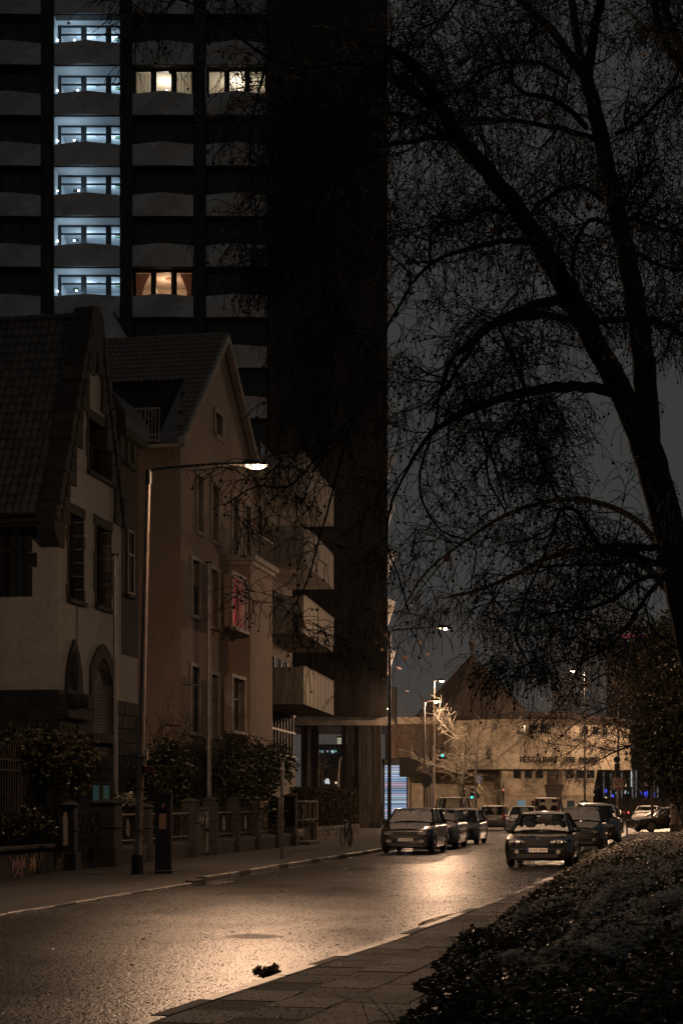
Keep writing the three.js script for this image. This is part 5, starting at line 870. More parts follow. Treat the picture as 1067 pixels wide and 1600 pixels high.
function makeCar(label, o, pos, turn, group = 'cars parked along the street') {
  const t = thing(o.name || 'parked_car', label, o.cat || 'car', pos, turn, group);
  const { L, W, H, belt, hood, nose, cowl, r0, r1, deckT, deck, mat } = o, hw = W / 2, clr = o.clr || .19, R = o.R || .315, ax = [o.fa || .185, o.ra || .80];
  const zt = (q) => L / 2 - q * L;
  const topAt = (q) => q < cowl ? lerp(nose, hood, Math.pow(Math.min(1, q / (cowl * .98)), .8)) : q > deckT ? lerp(deck, deck - .06, (q - deckT) / (1 - deckT + 1e-6)) : lerp(hood, deck, (q - cowl) / (deckT - cowl));
  const wAt = (q) => hw * (1 - .17 * Math.pow(1 - smooth(0, .14, q), 1.6) - .12 * Math.pow(smooth(.88, 1, q), 1.6));
  const A = arrays(), N = 60, S_ = 11, qs = []; for (let k = 0; k <= N; k++) qs.push(k / N);
  qs.forEach((q, k) => {
    const z = zt(q), w = wAt(q), yt = topAt(q), ys = Math.min(yt - .05, lerp(belt - .02, belt, q)), yb = clr + .12 * Math.pow(1 - smooth(0, .06, q), 1) * .4 + .1 * smooth(.93, 1, q);
    let arch = 0; for (const a of ax) { const dz = z - zt(a), ra = R + .06; if (Math.abs(dz) < ra) arch = Math.max(arch, R + Math.sqrt(ra * ra - dz * dz)); }
    const s = Math.max(yb + .02, arch), e = q === 0 || q === 1 ? .97 : 1;
    const mid = Math.max(s + .02, lerp(yb, ys, .45));
    const half = [[arch ? w * .62 : w * .86, yb], [w * .965, s], [w, Math.max(s + .01, lerp(yb, ys, .3))], [w * e, mid], [w * .985, Math.max(mid + .01, ys - .07)], [w * .93, Math.max(mid + .02, ys + (yt - ys) * .35)], [w * .55, yt - .012]];
    const ring = [[0, yb], ...half, [0, yt], ...half.slice().reverse().map(([x, y]) => [-x, y])];
    const m = ring.length; for (const [x, y] of ring) { A.p.push(x, y, z); A.n.push(0, 0, 0); }
    if (k) for (let j = 0; j < m; j++) { const a = (k - 1) * m + j, b = (k - 1) * m + (j + 1) % m; A.i.push(a, b, a + m, b, b + m, a + m); }
    if (k === 0 || k === N) for (let j = 1; j < m - 1; j++) k === 0 ? A.i.push(0, j + 1, j) : A.i.push(k * m, k * m + j, k * m + j + 1);
  });
  const body = geoOf(A); body.computeVertexNormals(); mk('body', body, mat, t);
  // glasshouse
  const wb0 = wAt(cowl) * .86, wb1 = wAt(deckT) * .9, wt = hw * .70, yc = topAt(cowl) - .01, yd = topAt(deckT) - .01, ytop = H - .045, zc = zt(cowl), zd = zt(deckT), za = zt(r0), zb = zt(r1);
  const C = { fl: V3(-wb0, yc, zc), fr: V3(wb0, yc, zc), rl: V3(-wb1, yd, zd), rr: V3(wb1, yd, zd), tfl: V3(-wt, ytop, za), tfr: V3(wt, ytop, za), trl: V3(-wt * .97, ytop - .02, zb), trr: V3(wt * .97, ytop - .02, zb) };
  const patch = (a, b, c, d, bulge, n = 6) => { const B = arrays(), nn = V3(0, 0, 0).crossVectors(b.clone().sub(a), d.clone().sub(a)).normalize(); for (let i = 0; i <= n; i++) for (let j = 0; j <= n; j++) { const p = a.clone().lerp(b, i / n).lerp(d.clone().lerp(c, i / n), j / n).addScaledVector(nn, bulge * 4 * (i / n) * (1 - i / n)); B.p.push(p.x, p.y, p.z); B.n.push(0, 0, 0); if (i && j) { const q = (i - 1) * (n + 1) + j - 1; B.i.push(q, q + n + 1, q + 1, q + 1, q + n + 1, q + n + 2); } } const g = geoOf(B); g.computeVertexNormals(); return g; };
  mk('windscreen', patch(C.fl, C.fr, C.tfr, C.tfl, .07), carGlass, t); mk('rear_window', patch(C.rr, C.rl, C.trl, C.trr, .05), o.van ? trimBlack : carGlass, t);
  mk('side_window', patch(C.fr, C.rr, C.trr, C.tfr, .02), o.solid ? mat : carGlass, t); mk('side_window', patch(C.rl, C.fl, C.tfl, C.trl, .02), o.solid ? mat : carGlass, t);
  // roof with rounded edges
  { const g = [], n = 8, B = arrays(), w2 = wt + .035; for (let i = 0; i <= n; i++) for (let j = 0; j <= n; j++) { const x = lerp(-w2, w2, i / n), q = j / n, z = lerp(za + .05, zb - .05, q), cx = 1 - Math.pow(Math.abs(2 * i / n - 1), 3.2), cz = 1 - Math.pow(Math.abs(2 * q - 1), 3.2); B.p.push(x, ytop - .03 + .075 * Math.sqrt(Math.max(0, cx * cz)), z); B.n.push(0, 0, 0); if (i && j) { const a = (i - 1) * (n + 1) + j - 1; B.i.push(a, a + 1, a + n + 1, a + 1, a + n + 2, a + n + 1); } } const r = geoOf(B); r.computeVertexNormals(); mk('roof', r, mat, t); }
  const bar = (a, b, r = .034) => mk('pillar', tube([a, a.clone().lerp(b, .5), b], [r * 1.25, r, r], 6), o.pillar || mat, t);
  bar(C.fl, C.tfl); bar(C.fr, C.tfr); bar(C.rl, C.trl, .05); bar(C.rr, C.trr, .05); for (const s of ['l', 'r']) { const f = s === 'l' ? [C.fl, C.rl, C.tfl, C.trl] : [C.fr, C.rr, C.tfr, C.trr]; mk('pillar', tube([f[0].clone().lerp(f[1], .46), f[2].clone().lerp(f[3], .42)], [.04, .035], 6), trimBlack, t); if (o.estate || o.van) mk('pillar', tube([f[0].clone().lerp(f[1], .8), f[2].clone().lerp(f[3], .82)], [.05, .045], 6), mat, t); mk('roof_rail', tube([f[2].clone().add(V3(0, .03, 0)), f[3].clone().add(V3(0, .03, 0))], [.02, .02], 6), o.rails ? chrome : mat, t); }
  // seats
  if (o.seats !== false) for (const [x, q] of [[-.36, .46], [.36, .46], [-.36, .68], [.36, .68]]) { const s = new THREE.SphereGeometry(1, 10, 8); s.scale(.24, .34, .09); s.translate(x, belt + .0, zt(q)); const h = new THREE.SphereGeometry(1, 10, 8); h.scale(.13, .1, .06); h.translate(x, belt + .38 * (H - belt) / .5, zt(q) - .03); mk('seat', [s, h], seatMat, t); }
  mk('dashboard', rbox(-wb0 * .95, wb0 * .95, yc - .12, yc + .02, zc - .45, zc - .05, .03), seatMat, t);
  // wheels
  for (const q of ax) for (const s of [-1, 1]) { const w = new THREE.Group(); w.name = 'wheel'; w.position.set(s * (hw - .13), R, zt(q)); t.add(w); const ty = new THREE.TorusGeometry(R - .07, .075, 8, 24); ty.scale(1, 1, 1.35); ty.rotateY(Math.PI / 2); mk('tyre', [ty, disc(R - .1, .17, 20).rotateZ(Math.PI / 2)], tyreMat, w); const sp = []; for (let k = 0; k < 6; k++) sp.push(box(-.02, .02, 0, R - .1, -.035, .035).rotateX(k / 6 * 6.283)); mk('rim', [...sp.map((g) => g.translate(s * .1, 0, 0)), new THREE.TorusGeometry(R - .105, .016, 6, 24).rotateY(Math.PI / 2).translate(s * .1, 0, 0), disc(.05, .04, 10).rotateZ(Math.PI / 2).translate(s * .1, 0, 0)], rimMat, w); }
  // front and rear furniture
  const front = (x, y) => { const q = Math.pow(Math.min(1, Math.abs(x) / hw), 2.4) * .05; return zt(q * .9) + .0; };
  const f0 = L / 2, wF = wAt(0), yl = o.lampY || nose - .1;
  for (const s of [-1, 1]) {
    const lw = o.lampW || .42, hl = new THREE.SphereGeometry(1, 14, 8); hl.scale(lw / 2, o.lampH || .075, .09); hl.rotateY(s * .28); hl.translate(s * (wF - lw * .42), yl, f0 - .07); const m = mk('headlight', hl, lampGlass, t);
    for (const k of [-.2, .2]) { const c = new THREE.SphereGeometry(.055, 10, 8); c.translate(s * (wF - lw * .42) + k * lw, yl, f0 + .005); mk('reflector', c, chrome, m); }
    const fg = disc(.055, .05, 14); fg.rotateX(Math.PI / 2); fg.scale(o.fogWide || 1, 1, 1); fg.translate(s * (wF - .2), clr + .23, f0 + .002); mk('fog_lamp', fg, lampGlass, t);
    const mi = new THREE.SphereGeometry(1, 10, 8); mi.scale(.11, .07, .06); mi.translate(s * (wb0 + .13), yc + .06, zc - .42); mk('mirror', [mi, rod(V3(s * wb0 * .96, yc + .0, zc - .42), V3(s * (wb0 + .08), yc + .04, zc - .42), .02)], o.mirror || trimBlack, t);
    const tl = new THREE.SphereGeometry(1, 10, 8); tl.scale(.09, o.estate || o.van ? .24 : .09, .06); tl.translate(s * (wAt(1) - .07), o.estate || o.van ? deck - .16 : deck - .16, -L / 2 + .03); mk('tail_light', tl, tailMat, t);
  }
  mk('lower_grille', rbox(-wF * .72, wF * .72, clr + .07, clr + .17, f0 - .03, f0 + .012, .01), trimBlack, t);
  mk('bumper_strip', rbox(-wF * .95, wF * .95, o.bump || .44, (o.bump || .44) + .035, f0 - .02, f0 + .022, .008), trimBlack, t);
  if (o.kidney) { for (const s of [-1, 1]) { const k = poly([[s * .02, -.085], [s * .24, -.065], [s * .29, .02], [s * .25, .075], [s * .03, .075]], 0, .02).translate(0, yl, f0 + .004), e = poly([[s * .005, -.105], [s * .26, -.085], [s * .325, .02], [s * .27, .1], [s * .005, .1]], 0, .012).translate(0, yl, f0 + .0); mk('grille', e, chrome, t); mk('grille', k, trimBlack, t); } mk('badge', disc(.045, .012, 18).rotateX(Math.PI / 2 - .7).translate(0, nose + .035, f0 - .06), std(.3, .36, .5, .3, { metal: .5 }), t); }
  else { mk('grille', rbox(-.42, .42, yl - .07, yl + .06, f0 - .02, f0 + .02, .02), trimBlack, t); mk('grille_trim', rbox(-.45, .45, yl + .062, yl + .08, f0 - .02, f0 + .03, .006), chrome, t); mk('badge', disc(.05, .012, 18).rotateX(Math.PI / 2).translate(0, yl + .075, f0 + .035), chrome, t); }
  if (o.plate) { const g = plate(.52, .112); g.translate(0, (o.bump || .44) + .0, f0 + .03); mk('number_plate', g, o.plate, t); mk('plate_holder', rbox(-.27, .27, (o.bump || .44) - .065, (o.bump || .44) + .065, f0 + .0, f0 + .027, .006), trimBlack, t); }
  if (o.rearPlate) { const g = plate(.52, .112); g.rotateY(Math.PI); g.translate(0, deck - .3, -L / 2 - .012); mk('number_plate', g, o.rearPlate, t); }
  mk('wiper', [rod(V3(-.5, yc + .03, zc + .02), V3(.05, yc + .12, zc - .12), .012), rod(V3(.1, yc + .03, zc + .02), V3(.55, yc + .12, zc - .12), .012)], trimBlack, t);
  // snow lying on the car
  if (o.snow) {
    const r = rngOf(o.seed || 3), A2 = arrays(), n = 14, m = 10;
    if (o.snow.hood) { for (let i = 0; i <= n; i++) for (let j = 0; j <= m; j++) { const q = lerp(.035, cowl - .01, i / n), w = wAt(q) * lerp(.6, .78, i / n), x = lerp(-w, w, j / m), c = Math.abs(2 * j / m - 1), y = topAt(q) + .014 - .028 * Math.pow(c, 3) + rr(-.004, .006, r); A2.p.push(x, y, zt(q)); A2.n.push(0, 1, 0); if (i && j) { const a = (i - 1) * (m + 1) + j - 1; A2.i.push(a, a + m + 1, a + 1, a + 1, a + m + 1, a + m + 2); } } const g = geoOf(A2); g.computeVertexNormals(); mk('hood_snow', g, M.snow, t); }
    const B = arrays(), w2 = wt * .97; for (let i = 0; i <= n; i++) for (let j = 0; j <= m; j++) { const x = lerp(-w2, w2, i / n), q = j / m, z = lerp(za - .0, zb + .02, q), cx = 1 - Math.pow(Math.abs(2 * i / n - 1), 3), cz = 1 - Math.pow(Math.abs(2 * q - 1), 3); B.p.push(x, ytop + .0 + .065 * Math.sqrt(Math.max(0, cx * cz)) + rr(-.004, .008, r), z); B.n.push(0, 1, 0); if (i && j) { const a = (i - 1) * (m + 1) + j - 1; B.i.push(a, a + 1, a + m + 1, a + 1, a + m + 2, a + m + 1); } } const rg = geoOf(B); rg.computeVertexNormals(); mk('roof_snow', rg, M.snow, t);
    if (o.snow.screen) { const lean = .02, D = arrays(), k1 = o.snow.screen, nn = V3(0, 0, 0).crossVectors(C.fr.clone().sub(C.fl), C.tfl.clone().sub(C.fl)).normalize(); for (let i = 0; i <= 24; i++) { const u = lerp(.03, .97, i / 24), top = k1 + rr(-.1, .1, r); for (let j = 0; j <= 6; j++) { const v = lerp(.02, Math.min(.97, top), j / 6), p = C.fl.clone().lerp(C.fr, u).lerp(C.tfl.clone().lerp(C.tfr, u), v).addScaledVector(nn, .07 * 4 * u * (1 - u) + .012 + rr(0, .008, r)); D.p.push(p.x, p.y, p.z); D.n.push(0, 0, 1); if (i && j) { const a = (i - 1) * 7 + j - 1; D.i.push(a, a + 7, a + 1, a + 1, a + 7, a + 8); } } } const g = geoOf(D); g.computeVertexNormals(); mk('screen_snow', g, M.snow, t); }
  }
  return t;
}
const AWAY = STREET + Math.PI;
const saloon = { L: 4.47, W: 1.74, H: 1.41, belt: .86, hood: .90, nose: .69, cowl: .30, r0: .46, r1: .70, deckT: .84, deck: .97, bump: .46, lampY: .655, lampW: .46, lampH: .07 };
const estate = { L: 4.57, W: 1.77, H: 1.48, belt: .92, hood: 1.0, nose: .76, cowl: .27, r0: .43, r1: .93, deckT: .985, deck: 1.0, estate: true, rails: true, bump: .47, fogWide: 1.7 };
const hatch = { L: 4.2, W: 1.74, H: 1.48, belt: .92, hood: 1.0, nose: .76, cowl: .25, r0: .42, r1: .88, deckT: .97, deck: 1.0, estate: true };
const suv = { L: 4.5, W: 1.84, H: 1.68, belt: 1.05, hood: 1.1, nose: .88, cowl: .26, r0: .42, r1: .92, deckT: .985, deck: 1.12, estate: true, R: .35, clr: .24, bump: .55 };
const van = { L: 4.9, W: 1.9, H: 1.98, belt: 1.2, hood: 1.25, nose: .95, cowl: .2, r0: .33, r1: .955, deckT: .99, deck: 1.25, estate: true, clr: .22, bump: .55 };
// row on the right, facing the camera
makeCar('dark saloon car with twin-oval grille at the head of the kerbside row', { ...saloon, mat: paint(.006, .0055, .005), kidney: true, plate: numberPlate('K OZ 2022'), snow: { screen: .22 }, seed: 1 }, S(46.2, -3.25), STREET);
makeCar('car with a snow-white bonnet and roof behind the dark saloon', { ...hatch, mat: paint(.012, .012, .013), snow: { hood: 1, screen: .9 }, seed: 2 }, S(60.3, -2.95, .02), STREET);
makeCar('dark tall car parked behind the snow-covered bonnet', { ...suv, H: 1.6, mat: paint(.009, .008, .008), snow: { hood: 0 }, seed: 4 }, S(69.2, -2.75), STREET);
makeCar('dark roof-railed people carrier further along the right kerb', { ...suv, rails: true, mat: paint(.02, .025, .04), seed: 4 }, S(86.5, -3.7), STREET);
// row on the left
makeCar('dark estate car with snow-dusted bonnet on the left kerb', { ...estate, mat: paint(.004, .004, .0045), plate: numberPlate('K UP 950'), snow: { hood: 1, screen: .82 }, seed: 5 }, S(57.6, -8.35), STREET);
makeCar('silver car under light snow behind the dark estate', { ...hatch, H: 1.44, mat: paint(.3, .29, .27), snow: { hood: 1, screen: .6 }, seed: 6 }, S(63.6, -8.3), STREET);
makeCar('grey car half hidden behind the silver car', { ...saloon, H: 1.43, mat: paint(.05, .048, .045), snow: { hood: 0 }, seed: 7 }, S(70.2, -8.25), STREET);
makeCar('dark red van standing at the crossing', { ...van, name: 'red_van', cat: 'van', mat: paint(.16, .022, .022), seats: false, snow: { hood: 0 }, seed: 8 }, P(706, 1255 + EYE * FOCAL / 97, 97), STREET);
// cars seen from behind or across the junction
makeCar('dark estate car with red rear lights seen from behind', { ...estate, H: 1.5, mat: paint(.03, .02, .02), rearPlate: numberPlate('K SL 318'), snow: { hood: 0 }, seed: 9 }, P(774, 1255 + EYE * FOCAL / 106, 106), AWAY, 'cars at the crossing');
makeCar('silver car with a bright rear corner beyond the dark saloon', { ...hatch, mat: paint(.22, .21, .2), snow: { hood: 1 }, seed: 10 }, P(818, 1255 + EYE * FOCAL / 98, 98), STREET, 'cars at the crossing');
makeCar('reddish brown van seen from behind at the crossing', { ...van, name: 'brown_van', cat: 'van', mat: paint(.17, .07, .05), snow: { hood: 0 }, seed: 11 }, P(857, 1255 + EYE * FOCAL / 106, 106), AWAY, 'cars at the crossing');
makeCar('white car half hidden behind the signal mast', { ...estate, mat: paint(.55, .52, .46), snow: { hood: 1 }, seed: 12 }, P(950, 1255 + EYE * FOCAL / 112, 112), -.1, 'cars at the crossing');
makeCar('pale estate car facing the street by the plain brown post', { ...estate, mat: paint(.55, .52, .46), snow: { hood: 1, screen: .3 }, seed: 13 }, P(1012, 1255 + EYE * FOCAL / 112, 112), -.28, 'cars at the crossing');
makeCar('dark car jutting out beside the garden wall', { ...saloon, mat: paint(.02, .018, .017), snow: { hood: 0 }, seed: 14 }, P(1040, 1255 + EYE * FOCAL / 100.5, 100.5), -1.25, 'cars at the crossing');
// ---------------------------------------------------------------- leaves
function leafGeo(w = .5) { const g = new THREE.BufferGeometry(); g.setAttribute('position', new THREE.Float32BufferAttribute([0, 0, 0, w, .12, .45, 0, 0, .5, -w, .12, .45, 0, -.04, 1], 3)); g.setIndex([0, 1, 2, 0, 2, 3, 2, 1, 4, 2, 4, 3]); g.computeVertexNormals(); return g; }
const LEAF = leafGeo(.32), LEAFW = leafGeo(.45);
const leafMat = (r, g, b, rough = .45) => std(r, g, b, rough, { double: true });
function foliage(parent, name, geo, mat, count, seed, place, color) {
  const im = new THREE.InstancedMesh(geo, mat, count), m = new THREE.Matrix4(), q = new THREE.Quaternion(), e = new THREE.Euler(), c = new THREE.Color(), r = rngOf(seed), p = V3(0, 0, 0), sc = V3(1, 1, 1);
  for (let k = 0; k < count; k++) {
    const s = place(p, e, r, k); q.setFromEuler(e); sc.setScalar(s); m.compose(p, q, sc); im.setMatrixAt(k, m);
    const b = .55 + .9 * r(); if (color) color(c, r, p, b); else c.setRGB(b, b, b); im.setColorAt(k, c);
  }
  im.name = name; im.userData.kind = 'stuff'; shadows(im); parent.add(im); return im;
}
function bush(name, label, cat, base, blobs, count, size, mat, seed, stems = 6, group) {
  const t = thing(name, label, cat, base, 0, group), r = rngOf(seed * 3 + 1), vol = blobs.map((b) => b[3] * b[4] * b[5]), sum = vol.reduce((a, b) => a + b, 0);
  foliage(t, 'foliage', LEAF, mat, count, seed, (p, e, q) => {
    let k = 0, x = q() * sum; while (k < blobs.length - 1 && x > vol[k]) { x -= vol[k]; k++; } const b = blobs[k];
    const th = q() * 6.283, cz = q() * 2 - 1, rad = (.55 + .5 * Math.pow(q(), .6)) * (.9 + .18 * Math.sin(th * 5 + cz * 7 + k) + .1 * Math.sin(th * 11 + k)), s = Math.sqrt(1 - cz * cz);
    p.set(b[0] + b[3] * rad * s * Math.cos(th), Math.max(.03, b[1] + b[4] * rad * cz), b[2] + b[5] * rad * s * Math.sin(th)); e.set(q() * 2.4 - 1.6, q() * 6.283, q() * 1.6 - .8); return size * (.6 + .8 * q());
  });
  const cx = blobs[0][0], cz = blobs[0][2];
  for (let k = 0; k < stems; k++) { const b = blobs[k % blobs.length], a = V3(cx + rr(-.15, .15, r), 0, cz + rr(-.15, .15, r)), c = V3(b[0] + rr(-.4, .4, r) * b[3], b[1] + rr(0, .5, r) * b[4], b[2] + rr(-.4, .4, r) * b[5]); mk('stem', tube([a, a.clone().lerp(c, .5).add(V3(rr(-.1, .1, r), .1, rr(-.1, .1, r))), c], [.04, .03, .012], 5), M.bark, t); }
  return t;
}
// ---------------------------------------------------------------- bare branching
function grow(A, balls, start, dir, len, rad, lvl, C, r) {
  const n = C.segs[lvl], pts = [start.clone()], rad2 = [rad], d = dir.clone().normalize(), p = start.clone(), st = len / n;
  for (let k = 0; k < n; k++) {
    d.x += rr(-1, 1, r) * C.wig[lvl]; d.y += rr(-1, 1, r) * C.wig[lvl] + C.lift[lvl] * (C.turn ? (k / n < .35 ? .6 : -1) : 1); d.z += rr(-1, 1, r) * C.wig[lvl]; d.normalize();
    p.addScaledVector(d, st); pts.push(p.clone()); rad2.push(Math.max(C.min, rad * lerp(1, C.taper, (k + 1) / n)));
  }
  tubeInto(A[Math.min(lvl, A.length - 1)], pts, rad2, C.sides[lvl]);
  branchOff(A, balls, pts, rad2, len, lvl, C, r);
}
function branchOff(A, balls, pts, radii, len, lvl, C, r, mult = 1) {
  if (lvl + 1 < C.segs.length) {
    const kids = Math.round(C.kids[lvl] * mult * rr(.75, 1.25, r)), n = pts.length - 1;
    for (let k = 0; k < kids; k++) {
      const f = lerp(C.from || .15, 1, (k + r()) / kids) * n, i = Math.min(n - 1, f | 0), a = pts[i].clone().lerp(pts[i + 1], f - i), t = pts[i + 1].clone().sub(pts[i]).normalize();
      const side = V3(rr(-1, 1, r), rr(-.8, .8, r) + C.bias[lvl], rr(-1, 1, r) * C.flat).normalize(), dir = t.multiplyScalar(C.fwd[lvl]).add(side);
      if (C.cull && C.cull(a)) continue;
      grow(A, balls, a, dir, C.len[lvl + 1] * rr(.55, 1.3, r), Math.max(C.min, Math.min(radii[i] * .62, C.rad[lvl + 1] * rr(.7, 1.2, r))), lvl + 1, C, r);
    }
  } else if (balls && r() < C.ball) balls.push(pts[pts.length - 1].clone());
}
